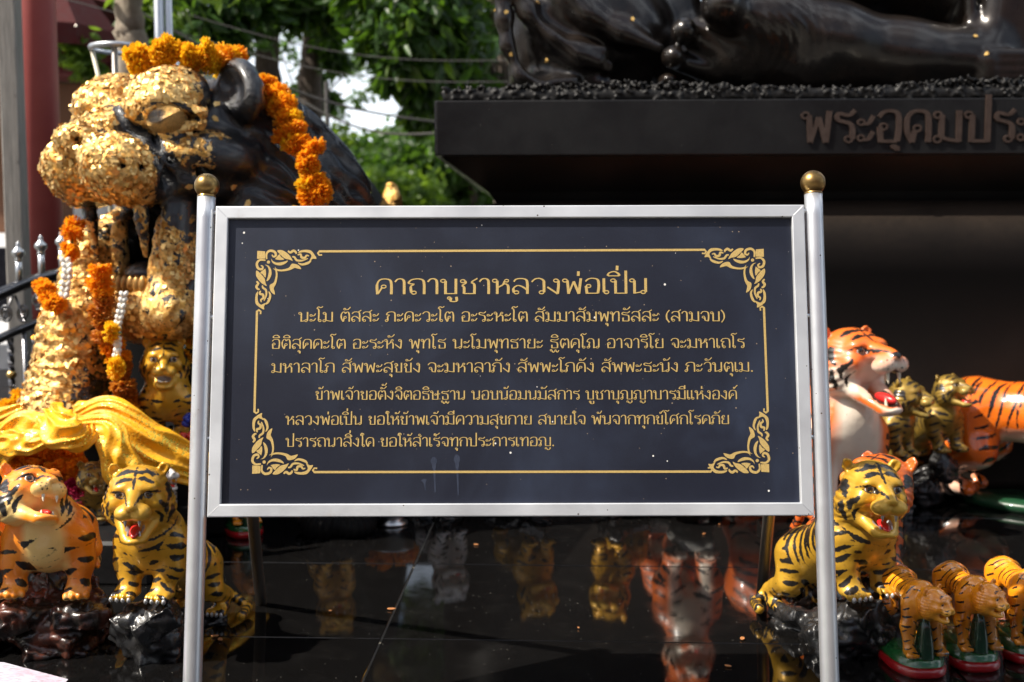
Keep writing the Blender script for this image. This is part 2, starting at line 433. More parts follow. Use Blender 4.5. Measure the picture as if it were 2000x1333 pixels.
for sx, top in ((-1, sgn(407, 384)), (1, sgn(1582, 378))):
    u0 = sx*(hw+PR+.0035); vt = top.y
    pm = MB(); rr = random.Random(sx+5)
    pts = [(u0, vfoot+(vt-vfoot)*k/24., -.004) for k in range(25)]
    pm.tube(pts, PR, 24); post = pm.build('post', STEEL_P, sign, True)
    bm_ = MB(); bm_.sphere((u0, vt+.0195, -.004), .0212, 28, 18); bm_.lathe([(.0155, vt-.001), (.0155, vt+.002), (.013, vt+.004)], (0, 0, 0), 20)
    # collar profile is made along local z, so turn it up the post
    vsn = []
    for q in bm_.v[-60:]: vsn.append((u0+q[0], q[2], -.004-q[1]))
    bm_.v[-60:] = vsn
    bm_.build('ball_finial', M_BRASS, post, True)
    for k in (.42, .12, -.22):
        b2 = MB(); b2.tube([(sx*(hw-.001), k*.6, -.004), (sx*(hw+.006), k*.6, -.004)], .004, 8); b2.build('bracket', STEEL, sign)
Mi = (Matrix.Translation(sc) @ RS.to_4x4()).inverted()
STEEL_D = steel_mat('worn_steel', (.34, .31, .28), .33)
for px, py, u in ((510, 1180, -.5), (1487, 1170, .5)):
    f = Mi @ on_z(px, py); tp = Vector((u*.985, hh-.03, -.03))
    lg = MB(); lg.tube([tp, (tp+f)/2, f], .0125, 20); lg.build('rear_leg', STEEL_D, sign, True)

# ---- Thai lettering drawn with a broad pen
def C(x, y, r=.095): return ('o', x, y, r)
LL = [(.215, .86), (.215, .0)]
G = {
 'ก': (.74, [[(.14, 0), (.14, .5), (.24, .66), (.05, .72), (.16, .93), (.38, 1), (.58, .92), (.64, .68), (.64, 0)]]),
 'ข': (.67, [C(.15, .84), [(.245, .84), (.25, .7), (.10, .56), (.19, .42), (.19, .02)], [(.19, .03), (.54, .03)], [(.54, 0), (.54, 1)]]),
 'ค': (.76, [[(.12, 0), (.1, .6), (.2, .92), (.4, 1), (.6, .92), (.66, .62), (.66, 0)], C(.36, .5), [(.29, .43), (.14, .03)]]),
 'ฅ': (.76, []),
 'ง': (.6, [C(.37, .86), [(.465, .86), (.465, .5), (.43, 0)], [(.43, .0), (.03, .44)]]),
 'จ': (.7, [[(.06, .76), (.18, .96), (.38, 1), (.56, .88), (.6, .5), (.56, 0)], [(.56, .02), (.36, .1), (.33, .38)], C(.235, .42)]),
 'ช': (.76, [C(.15, .84), [(.245, .84), (.25, .7), (.14, .56), (.2, .42), (.2, .02)], [(.2, .03), (.6, .03)], [(.6, 0), (.6, .6), (.5, .78), (.72, 1.02)]]),
 'ญ': (1.06, [C(.14, .1), [(.235, .1), (.2, .4), (.24, .6), (.06, .7), (.16, .94), (.36, 1), (.54, .9), (.58, .65), (.58, .03)], [(.58, .03), (.95, .03)], [(.95, 0), (.95, 1)], C(.6, -.24, .07), [(.66, -.28), (.78, -.42), (.93, -.3), (.93, -.14)]]),
 'ฐ': (.74, [[(.7, 1.02), (.5, .86), (.18, .9), (.16, .72), (.5, .62), (.6, .46), (.6, .03)], [(.6, .03), (.2, .03)], [(.2, 0), (.2, .36)], C(.14, -.22, .07), [(.2, -.28), (.3, -.44), (.4, -.3)], C(.46, -.24, .06), [(.5, -.3), (.6, -.42), (.7, -.22)]]),
 'ณ': (1.02, [C(.14, .1), [(.235, .1), (.2, .4), (.24, .6), (.06, .7), (.16, .94), (.34, 1), (.5, .9), (.54, .65), (.54, .0)], [(.54, .02), (.72, .1)], C(.8, .1), [(.9, .1), (.9, 1)]]),
 'ด': (.76, [[(.24, .0), (.12, .3), (.1, .7), (.22, .94), (.4, 1), (.6, .92), (.66, .62), (.66, 0)], C(.37, .44), [(.3, .36), (.24, .0)]]),
 'ต': (.76, [[(.24, .0), (.12, .3), (.1, .7), (.2, .96), (.32, .97), (.4, .84), (.48, .97), (.6, .94), (.66, .62), (.66, 0)], C(.37, .44), [(.3, .36), (.24, .0)]]),
 'ถ': (.76, [C(.26, .1), [(.165, .1), (.14, .5), (.26, .64), (.06, .72), (.16, .93), (.4, 1), (.6, .92), (.66, .65), (.66, 0)]]),
 'ท': (.76, [C(.12, .86), LL, [(.22, .5), (.36, .88), (.54, 1), (.64, .86), (.64, 0)]]),
 'ธ': (.7, [[(.66, 1.04), (.48, .86), (.18, .92), (.14, .72), (.5, .62), (.58, .46), (.58, .03)], [(.58, .03), (.18, .03)], [(.18, 0), (.18, .38)]]),
 'น': (.78, [C(.12, .86), LL, [(.22, .03), (.46, .1)], C(.55, .1), [(.65, .1), (.65, 1)]]),
 'บ': (.74, [C(.12, .86), LL, [(.215, .03), (.62, .03)], [(.62, 0), (.62, 1)]]),
 'ป': (.74, [C(.12, .86), LL, [(.215, .03), (.62, .03)], [(.62, 0), (.62, 1.5)]]),
 'พ': (.84, [C(.12, .86), [(.215, .86), (.26, .0)], [(.26, 0), (.46, .8)], [(.46, .8), (.66, .0)], [(.66, 0), (.74, 1)]]),
 'ภ': (.78, [C(.08, .1), [(.175, .1), (.16, .5), (.28, .64), (.08, .72), (.18, .93), (.42, 1), (.62, .92), (.67, .65), (.67, 0)]]),
 'ม': (.80, [C(.13, .86), [(.235, .86), (.235, .12)], C(.13, .09, .1), [(.235, .15), (.45, .07), (.68, .03)], [(.68, 0), (.68, 1)]]),
 'ย': (.72, [C(.22, .86), [(.125, .86), (.12, .66), (.28, .55)], [(.28, .55), (.13, .42), (.13, .03)], [(.13, .03), (.6, .03)], [(.6, 0), (.6, 1)]]),
 'ร': (.6, [[(.56, 1.02), (.4, .86), (.14, .92), (.12, .72), (.42, .6), (.5, .42), (.5, .1)], C(.405, .1)]),
 'ล': (.74, [[(.1, .8), (.2, .96), (.4, 1), (.58, .92), (.63, .65), (.63, 0)], C(.2, .1), [(.105, .1), (.09, .36), (.24, .54), (.42, .48), (.62, .26)]]),
 'ว': (.64, [[(.06, .78), (.2, .97), (.38, 1), (.52, .86), (.54, .6), (.54, .1)], C(.445, .1)]),
 'ศ': (.8, [[(.12, 0), (.1, .6), (.2, .92), (.4, 1), (.6, .92), (.66, .62), (.66, 0)], C(.36, .5), [(.29, .43), (.14, .03)], [(.56, .96), (.8, 1.2)]]),
 'ษ': (.82, [C(.12, .86), LL, [(.215, .03), (.62, .03)], [(.62, 0), (.62, 1)], C(.44, .56, .08), [(.52, .54), (.8, .66)]]),
 'ส': (.76, [[(.1, .8), (.2, .96), (.4, 1), (.58, .92), (.63, .65), (.63, 0)], C(.2, .1), [(.105, .1), (.09, .36), (.24, .54), (.42, .48), (.62, .26)], [(.5, .95), (.74, 1.18)]]),
 'ห': (.76, [C(.12, .86), LL, [(.22, .4), (.4, .56), (.52, .66), (.64, .5), (.64, 0)], C(.58, .86, .08), [(.5, .82), (.44, .6)]]),
 'อ': (.7, [[(.08, .8), (.2, .96), (.38, 1), (.56, .9), (.6, .5), (.56, .03)], [(.56, .03), (.14, .03)], [(.14, .0), (.1, .5)], C(.2, .5)]),
 'ะ': (.5, [C(.12, .64, .085), [(.2, .58), (.33, .62), (.44, .84)], C(.12, .14, .085), [(.2, .08), (.33, .12), (.44, .34)]]),
 'า': (.52, [[(.04, .8), (.14, .97), (.28, 1), (.38, .88), (.4, .6), (.4, 0)]]),
 'เ': (.34, [[(.1, 1), (.1, .1)], C(.195, .1)]),
 'แ': (.66, [[(.1, 1), (.1, .1)], C(.195, .1), [(.42, 1), (.42, .1)], C(.515, .1)]),
 'โ': (.42, [C(.24, .1), [(.145, .1), (.16, 1.15), (.04, 1.36), (.14, 1.52), (.3, 1.44), (.44, 1.56)]]),
 'ใ': (.4, [C(.28, .1), [(.185, .1), (.185, 1.12), (.06, 1.25), (.1, 1.48), (.26, 1.46)], C(.22, 1.36, .08)]),
 ' ': (.42, []), '.': (.3, [C(.12, .06, .05)]),
 '(': (.36, [[(.3, 1.15), (.12, .8), (.1, .3), (.28, -.12)]]), ')': (.36, [[(.04, 1.15), (.22, .8), (.24, .3), (.06, -.12)]]),
}
AB = {'ิ': [[(-.5, 1.16), (-.46, 1.34), (-.26, 1.44), (-.1, 1.32), (-.05, 1.16)], [(-.5, 1.16), (-.05, 1.16)]],
 'ี': [[(-.5, 1.16), (-.46, 1.34), (-.26, 1.44), (-.1, 1.32), (-.05, 1.16)], [(-.5, 1.16), (-.05, 1.16)], [(-.06, 1.16), (-.06, 1.56)]],
 'ั': [C(-.36, 1.28, .08), [(-.28, 1.22), (-.12, 1.26), (.04, 1.5)]],
 '็': [C(-.3, 1.2, .06), [(-.42, 1.2), (-.4, 1.42), (-.2, 1.3), (.0, 1.5)]],
 'ํ': [C(-.14, 1.28, .08)]}
TONE = {'่': [[(-.14, 0), (-.13, .3)]], '้': [C(-.26, .12, .07), [(-.19, .06), (-.06, .1), (.04, .34)]], '์': [C(-.2, .1, .07), [(-.13, .12), (-.08, .22), (.06, .4)]]}
BL = {'ุ': [C(-.2, -.26, .07), [(-.12, -.24), (-.12, -.5)]], 'ู': [C(-.36, -.26, .07), [(-.29, -.24), (-.29, -.46), (-.08, -.46), (-.08, -.18)]]}
def layout(txt):
    txt = txt.replace('ำ', 'ํา'); x = 0; out = []; rx = 0; high = False; last = ''
    for ch in txt:
        if ch in G:
            w, st = G[ch]
            if ch == 'า' and False: pass
            out += [(s, x, 0) for s in st]; rx = x+w-.02; x += w; high = False; last = ch
        else:
            dx = -.26 if last == 'ป' else 0
            if ch in AB: out += [(s, rx-.04+dx, 0) for s in AB[ch]]; high = True
            elif ch in BL: out += [(s, rx, 0) for s in BL[ch]]
            elif ch in TONE: out += [(s, rx-.04+dx, 1.52 if high else 1.16) for s in TONE[ch]]
    return out, x
class Pen:
    def __init__(s): s.P = []; s.F = []; s.n = 0
    def ribbon(s, pts, wf):
        pts = [Vector(p) for p in pts]; N = len(pts); z = .0004+.00001*(s.n % 40); s.n += 1; b = len(s.P)
        for i, p in enumerate(pts):
            t = pts[min(i+1, N-1)]-pts[max(i-1, 0)]
            if t.length < 1e-9: t = Vector((1, 0))
            t.normalize(); nrm = Vector((-t.y, t.x)); w = wf(t, i/(N-1))/2
            s.P += [(*(p+nrm*w), z), (*(p-nrm*w), z)]
        s.F += [(b+2*i+1, b+2*i+3, b+2*i+2, b+2*i) for i in range(N-1)]
    def poly(s, pts):
        z = .0004+.00001*(s.n % 40); s.n += 1; b = len(s.P); s.P += [(p[0], p[1], z) for p in pts]; s.F.append(tuple(range(b, b+len(pts))))
    def build(s, name, mat, parent, off=0):
        me = bpy.data.meshes.new(name); me.from_pydata([(x, y, z+off) for x, y, z in s.P], [], s.F); me.update()
        return link(name, me, mat, parent)
def write(pen, txt, fn, thick=.15, thin=.062):
    """fn maps (x, y) in letter units to panel metres; x spans 0..1 over the line, y in x-heights"""
    st, tot = layout(txt)
    H = fn(0, 1)[1]-fn(0, 0)[1]; Wd = (fn(1, 0)-fn(0, 0)).length/tot
    def wf(t, u): return H*(thin+(thick-thin)*abs(t.y)**1.6*(1.0 if t.x*t.y <= 0 or abs(t.x) < .25 else .55))
    for s, x, y in st:
        if s[0] == 'o':
            _, cx, cy, r = s
            pts = [fn((x+cx+r*math.cos(a))/tot, y+cy+r*1.05*math.sin(a)) for a in [2*math.pi*k/10 for k in range(11)]]
            pen.ribbon([(p[0], p[1]) for p in pts], lambda t, u: H*.07)
        else:
            q = catmull([(a, b, 0) for a, b in s], 5) if len(s) > 2 else [Vector((s[0][0]+(s[1][0]-s[0][0])*k/4., s[0][1]+(s[1][1]-s[0][1])*k/4., 0)) for k in range(5)]
            pts = [fn((x+p.x)/tot, y+p.y) for p in q]
            pen.ribbon([(p[0], p[1]) for p in pts], wf)
M_GOLDP = NT('gold_engraving'); t = M_GOLDP; n = t.noise(900, 3, .7); n2 = t.noise(70, 4, .6)
t.set('Base Color', t.mix(t.ramp(n, .35, .7), (.66, .47, .17), (.42, .28, .09))); t.set('Metallic', .25); t.set('Roughness', .55); t.bump(n, .3, .0006); M_GOLDP = t.m
LINES = [('คาถาบูชาหลวงพ่อเปิ่น', 731, 575, 1268, 573.5, 30, .19, .075),
 ('นะโม ตัสสะ ภะคะวะโต อะระหะโต สัมมาสัมพุทธัสสะ (สามจบ)', 582, 628.5, 1418, 627.5, 19, .17, .08),
 ('อิติสุคคะโต อะระหัง พุทโธ นะโมพุทธายะ ฐิตคุโณ อาจาริโย จะมหาเถโร', 529, 681.5, 1456, 679.5, 18.5, .16, .075),
 ('มหาลาโภ สัพพะสุขขัง จะมหาลาภัง สัพพะโภคัง สัพพะธะนัง ภะวันตุเม.', 529, 728, 1474, 726, 18.5, .16, .075),
 ('ข้าพเจ้าขอตั้งจิตอธิษฐาน นอบน้อมนมัสการ บูชาบุญญาบารมีแห่งองค์', 615, 781, 1441, 780, 17.5, .16, .075),
 ('หลวงพ่อเปิ่น ขอให้ข้าพเจ้ามีความสุขกาย สบายใจ พ้นจากทุกข์โศกโรคภัย', 557, 830, 1426, 828.5, 17.5, .16, .075),
 ('ปรารถนาสิ่งใด ขอให้สำเร็จทุกประการเทอญ.', 557, 873, 1085, 871.5, 17.5, .16, .075)]
POFF = -.002
for txt, x0, y0, x1, y1, h, tk, tn in LINES:
    a, b = sgn(x0, y0), sgn(x1, y1); hm = (sgn(x0, y0-h)-a).y
    pen = Pen()
    write(pen, txt, lambda x, y, a=a, b=b, hm=hm: Vector((a.x+(b.x-a.x)*x, a.y+(b.y-a.y)*x+y*hm, 0)), tk*.92, tn*.85)
    pen.build('lettering_line', M_GOLDP, sign, POFF)
# border rules and flame corner ornaments (measured in the corner's own square, 118 px = 1)
KAN = [  # closed outlines, x along the branch, y inward from the edge
 ('poly', [(.0, .0), (.13, .01), (.135, .13), (.0, .135)]),
 ('rib', [(.16, .14), (.155, .05), (.21, .0), (.29, .02), (.31, .08), (.27, .1), (.245, .065)], .035),
 ('dot', (.19, .19), .027),
 ('poly', [(.33, .0), (.41, -.01), (.49, .035), (.55, .095), (.59, .17), (.54, .15), (.47, .135), (.41, .09)]),
 ('poly', [(.31, .125), (.365, .06), (.395, .1), (.45, .145), (.37, .155), (.3, .14)]),
 ('poly', [(.235, .13), (.26, .17), (.33, .2), (.44, .185), (.51, .165), (.48, .21), (.4, .245), (.31, .235), (.25, .19)]),
 ('poly', [(.3, .265), (.33, .305), (.42, .315), (.53, .285), (.57, .225), (.62, .22), (.69, .245), (.735, .31), (.66, .295), (.62, .29), (.55, .325), (.44, .345), (.35, .34), (.31, .31)]),
 ('rib', [(.51, .0), (.55, .03), (.6, .0), (.645, .03), (.64, .055)], .035),
 ('rib', [(.58, .1), (.62, .11), (.66, .16), (.75, .165), (.84, .13)], .03),
 ('rib', [(.67, .07), (.72, .06), (.735, .11), (.79, .12), (.82, .08), (.86, .09)], .033),
 ('poly', [(.68, .025), (.74, -.01), (.87, -.01), (.93, .04), (.985, .135), (.93, .135), (.87, .17), (.89, .12), (.9, .08), (.86, .04), (.78, .025), (.7, .035)]),
 ('poly', [(.68, .2), (.75, .215), (.84, .185), (.9, .16), (.88, .205), (.83, .235), (.75, .25), (.7, .23)]),
]
TLc, TRc, BLc, BRc = sgn(502, 490), sgn(1492, 486), sgn(492, 926), sgn(1503, 923)
U1 = (sgn(620, 490)-sgn(502, 490)).length
for cpt, sx, sy in ((TLc, 1, -1), (TRc, -1, -1), (BLc, 1, 1), (BRc, -1, 1)):
    pen = Pen()
    for sw_ in (0, 1):
        for it in KAN:
            def m(p): 
                x, y = (p[1], p[0]) if sw_ else p
                return (cpt.x+sx*x*U1, cpt.y+sy*y*U1)
            if it[0] == 'poly':
                if sw_ and it[1][0] == (.0, .0): continue
                P2 = catmull([(a, b, 0) for a, b in it[1]], 3, True) if len(it[1]) > 4 else [Vector((a, b, 0)) for a, b in it[1]]
                q = [m((p.x, p.y)) for p in P2]
                area = sum(q[i-1][0]*q[i][1]-q[i][0]*q[i-1][1] for i in range(len(q)))
                pen.poly(q if area > 0 else q[::-1])
            elif it[0] == 'dot':
                if sw_: continue
                q = [m((it[1][0]+it[2]*math.cos(a), it[1][1]+it[2]*math.sin(a))) for a in [k*math.pi/6 for k in range(12)]]
                area = sum(q[i-1][0]*q[i][1]-q[i][0]*q[i-1][1] for i in range(len(q)))
                pen.poly(q if area > 0 else q[::-1])
            else:
                P2 = [m((p.x, p.y)) for p in catmull([(a, b, 0) for a, b in it[1]], 4)]
                pen.ribbon(P2, lambda t, u, w=it[2]: w*U1*(.45+.75*math.sin(math.pi*min(1, u*.9+.1))))
    pen.build('corner_ornament', M_GOLDP, sign, POFF)
for a, b, hk in (((622, 491), (1378, 488), (6, 6)), ((612, 922.5), (1390, 921.5), (6, -6)), ((501.5, 607), (496.5, 806), (6, 0)), ((1492.5, 600), (1500, 805), (-6, 0))):
    pen = Pen(); A, B = sgn(*a), sgn(*b); wv = .0036; d = (B-A).normalized(); nn = Vector((-d.y, d.x, 0))
    inward = nn if (A+nn*.1).length < A.length else -nn
    P2 = [A+inward*.006+d*.006, A+inward*.0065+d*.001, A+inward*.003-d*.001, A+d*.001]+[A+(B-A)*k/10. for k in range(1, 10)]+[B-d*.001, B+inward*.003+d*.001, B+inward*.0065-d*.001, B+inward*.006-d*.006]
    pen.ribbon([(p.x, p.y) for p in P2], lambda t, u: .0038 if .08 < u < .92 else .0026)
    pen.build('border_rule', M_GOLDP, sign, POFF)
M_DRIP = simple('dried_drip', (.024, .032, .058), .5, scale=60)
for x, y0, y1, w in ((847, 893, 962, 14), (892, 888, 968, 13), (828, 936, 958, 12)):
    pen = Pen(); A, B = sgn(x, y0), sgn(x+3, y1); ww = (sgn(x+w, y0)-A).x
    pen.ribbon([(p.x, p.y) for p in [A.lerp(B, k/14) for k in range(15)]], lambda t, u, ww=ww: ww*(math.sin(min(1, u*5)*math.pi*.72+.3) if u < .3 else .42-.25*u))
    pen.build('dried_drip', M_DRIP, sign, -.00215)
# ------------------------------------------------------------------ tiger figurines
def paint_mat(name, base, base2, belly, stripe=(.012, .010, .009), metal=0., rough=.35, coat=.4, mouth=(.55, .03, .03), wear=(.3, .2, .1), scale=1., under=None):
    t = NT(name); c = t.coord()
    n = t.noise(14/scale, 5, .6, c); nf = t.noise(90/scale, 4, .65, c); nb = t.noise(5/scale, 4, .6, c)
    st = t.attr('stripe'); be = t.attr('belly'); mo = t.attr('mouth')
    e = .0016*scale
    m = t.ramp(t.math('ADD', st, t.math('MULTIPLY', t.math('SUBTRACT', nf, .5), .010*scale)), -e*.5, e*.5, 1., 0.)
    col = t.mix(t.ramp(n, .3, .7), base, base2)
    bm = t.ramp(t.math('ADD', be, t.math('MULTIPLY', t.math('SUBTRACT', nb, .5), .5)), .25, .75)
    col = t.mix(bm, col, belly)
    col = t.mix(t.math('MULTIPLY', t.ramp(nf, .62, .74), .45), col, wear)
    col = t.mix(t.math('MULTIPLY', t.ramp(t.attr('groove'), .1, .8), .55), col, wear)
    col = t.mix(m, col, stripe)
    mm = t.ramp(mo, .45, .55); col = t.mix(mm, col, mouth)
    t.set('Base Color', col)
    if metal: t.set('Metallic', t.math('MULTIPLY', t.math('SUBTRACT', 1., t.math('MAXIMUM', m, mm)), metal))
    t.set('Roughness', t.math('ADD', t.ramp(n, .3, .7, rough*.8, rough*1.25), t.math('MULTIPLY', m, -.05)))
    t.set('Coat Weight', coat); t.set('Coat Roughness', .12)
    t.bump(t.math('ADD', t.math('MULTIPLY', nf, .5), n), .25, .004*scale)
    return t.m
PAINT = {
 'gold': paint_mat('gold_tiger_paint', (.70, .37, .022), (.52, .25, .015), (.72, .42, .06), metal=.28, rough=.36, coat=.25, mouth=(.35, .34, .34), wear=(.24, .11, .02)),
 'gold_bright': paint_mat('old_gold_tiger_paint', (.68, .38, .035), (.48, .26, .02), (.66, .40, .06), metal=.32, rough=.38, coat=.2, mouth=(.4, .4, .4), wear=(.20, .10, .03)),
 'orange': paint_mat('orange_tiger_paint', (.86, .29, .012), (.78, .19, .008), (.86, .60, .22), metal=0, rough=.42, coat=.35, mouth=(.62, .50, .28), wear=(.55, .12, .01)),
 'orange_white': paint_mat('orange_and_white_tiger_paint', (.78, .17, .02), (.66, .12, .015), (.80, .70, .58), metal=0, rough=.42, coat=.3, mouth=(.50, .03, .04), wear=(.6, .2, .08)),
 'glossy_orange': paint_mat('glossy_orange_tiger_paint', (.80, .17, .010), (.72, .13, .01), (.80, .72, .6), metal=0, rough=.2, coat=.8, mouth=(.5, .03, .04), wear=(.65, .15, .02)),
 'deep_orange': paint_mat('deep_orange_tiger_paint', (.60, .13, .010), (.48, .08, .008), (.70, .30, .05), metal=0, rough=.42, coat=.3, wear=(.35, .05, .01)),
 'toy_orange': paint_mat('varnished_orange_tiger_paint', (.88, .33, .012), (.78, .24, .008), (.90, .42, .04), metal=0, rough=.22, coat=.9, mouth=(.5, .05, .04), wear=(.5, .12, .01), scale=.3),
 'olive': paint_mat('dark_gold_tiger_paint', (.33, .21, .035), (.22, .13, .02), (.40, .28, .07), metal=.35, rough=.42, coat=.2, mouth=(.3, .2, .12), wear=(.10, .06, .02), scale=.7),
 'white': paint_mat('white_tiger_paint', (.62, .60, .58), (.50, .48, .46), (.70, .68, .64), metal=0, rough=.4, coat=.3, mouth=(.55, .08, .10), wear=(.35, .33, .30), scale=.7),
}
def rock_mat(name, a, b, rough=.4):
    t = NT(name); n = t.noise(16, 6, .6); n2 = t.noise(60, 5, .7)
    t.set('Base Color', t.mix(t.ramp(n, .45, .62), a, b)); t.set('Roughness', t.ramp(n2, .3, .7, rough*.5, rough*1.3)); t.set('Coat Weight', .35); t.set('Coat Roughness', .2)
    t.bump(t.math('ADD', n, t.math('MULTIPLY', n2, .5)), .55, .006); return t.m
M_ROCK_BLACK = rock_mat('black_painted_rock', (.010, .010, .011), (.022, .021, .021), .36)
M_ROCK_BROWN = rock_mat('brown_painted_rock', (.016, .010, .008), (.11, .026, .012), .36)
M_ROCK_GREY = rock_mat('grey_stone', (.12, .12, .115), (.22, .215, .2), .7)
M_TOOTH = simple('ivory', (.68, .62, .48), .35, coat=.3)
M_SILVER = simple('silver_paint', (.50, .50, .50), .35, .6)
M_TONGUE = simple('red_tongue', (.58, .02, .018), .3, coat=.5)
def eye_mat():
    t = NT('painted_eye'); sp = t.node('ShaderNodeSeparateXYZ'); t.L(t.coord(), sp.inputs[0])
    r = t.math('SQRT', t.math('ADD', t.math('POWER', sp.outputs[0], 2.), t.math('POWER', sp.outputs[2], 2.)))
    col = t.mix(t.math('LESS_THAN', r, .56), (.72, .68, .60), (.10, .045, .02)); col = t.mix(t.math('LESS_THAN', r, .34), col, (.008, .008, .008))
    t.set('Base Color', col); t.set('Roughness', .12); t.set('Coat Weight', 1.); return t.m
M_EYE = eye_mat()
_e = MB(); _e.sphere((0, 0, 0), 1, 20, 12); ME_EYE = _e.mesh('eye'); ME_EYE.materials.append(M_EYE); ME_EYE.shade_smooth()
def ellmesh(name, mat, n=10, m=6):
    e = MB(); e.sphere((0, 0, 0), 1, n, m); me = e.mesh(name); me.materials.append(mat); me.shade_smooth(); return me
ME_CLAW = {'silver': ellmesh('claw', M_SILVER), 'ivory': ellmesh('claw', M_TOOTH)}
ME_TONGUE = ellmesh('tongue', M_TONGUE, 14, 9)
_t = MB(); _t.lathe([(1, 0), (.92, -.25), (.66, -.62), (.3, -.9), (.02, -1)], n=10); ME_TOOTH = _t.mesh('tooth'); ME_TOOTH.materials.append(M_TOOTH); ME_TOOTH.shade_smooth()
ME_TOOTH_S = ME_TOOTH.copy(); ME_TOOTH_S.materials.clear(); ME_TOOTH_S.materials.append(M_SILVER)

def head_prims(s, o, ears=1., long=0.):
    L = long
    s.ell((0, 0, .05), (.46, .46, .43), k=.1)
    for x in (-1, 1):
        s.ell((x*.3, .0, -.17), (.24, .27, .28), k=.12)
        s.ell((x*.18, -.34, .2), (.15, .13, .09), (0, x*12, 0), k=.09)
        s.ell((x*.27, -.32, -.04), (.14, .14, .13), k=.1)
        s.ell((x*.115, -.62-L, -.12), (.15, .16, .12), k=.06)
        s.ell((x*.36, .06, .40), (.125*ears, .06, .15*ears), (8, x*22, x*-14), k=.05)
        s.ell((x*.365, .0, .41), (.085*ears, .045, .105*ears), (8, x*22, x*-14), k=.02, sub=True)
        s.cone((x*.26, -.05, -.28), (x*.12, -.5-L, -.40-o), .13, .085, k=.08)
    s.cone((0, -.36, .12), (0, -.66-L, .0), .14, .10, k=.08)
    s.ell((0, -.765-L, -.015), (.075, .045, .05), k=.03)
    s.ell((0, -.54-L, -.43-o), (.165, .15, .07), k=.06)
    s.ell((0, -.57-L, -.285-o*.5), (.165, .27, .055+o*.52), k=.03, sub=True)
    s.cone((0, -.74-L, -.06), (0, -.78-L, -.2), .012, .01, k=.03, sub=True)
    for x in (-1, 1):
        s.ell((x*.195, -.47, .115), (.085, .06, .055), k=.03, sub=True)     # socket
        s.ell((x*.2, -.415, .17), (.11, .05, .024), (0, x*10, x*12), k=.02)  # lid
        s.ell((x*.2, -.40, .055), (.095, .05, .02), (0, x*-4, x*12), k=.02)
HSTROKES = [([(0, .46), (0, .28), (0, .2)], .018), ([(.03, .42), (.16, .41), (.3, .34)], .02), ([(.03, .33), (.14, .33), (.27, .27)], .02),
            ([(.05, .02), (.1, .09), (.2, .155), (.3, .15), (.36, .12)], .016), ([(.1, .07), (.2, .062), (.3, .1)], .012),
            ([(.42, .2), (.47, .05), (.46, -.05)], .02), ([(.36, .0), (.43, -.12), (.42, -.24)], .024), ([(.3, -.16), (.36, -.26), (.34, -.36)], .02),
            ([(.5, -.1), (.5, -.24), (.42, -.38)], .02)]
WHISK = [(.1, -.08), (.16, -.07), (.22, -.08), (.12, -.13), (.18, -.13), (.08, -.17), (.15, -.18)]
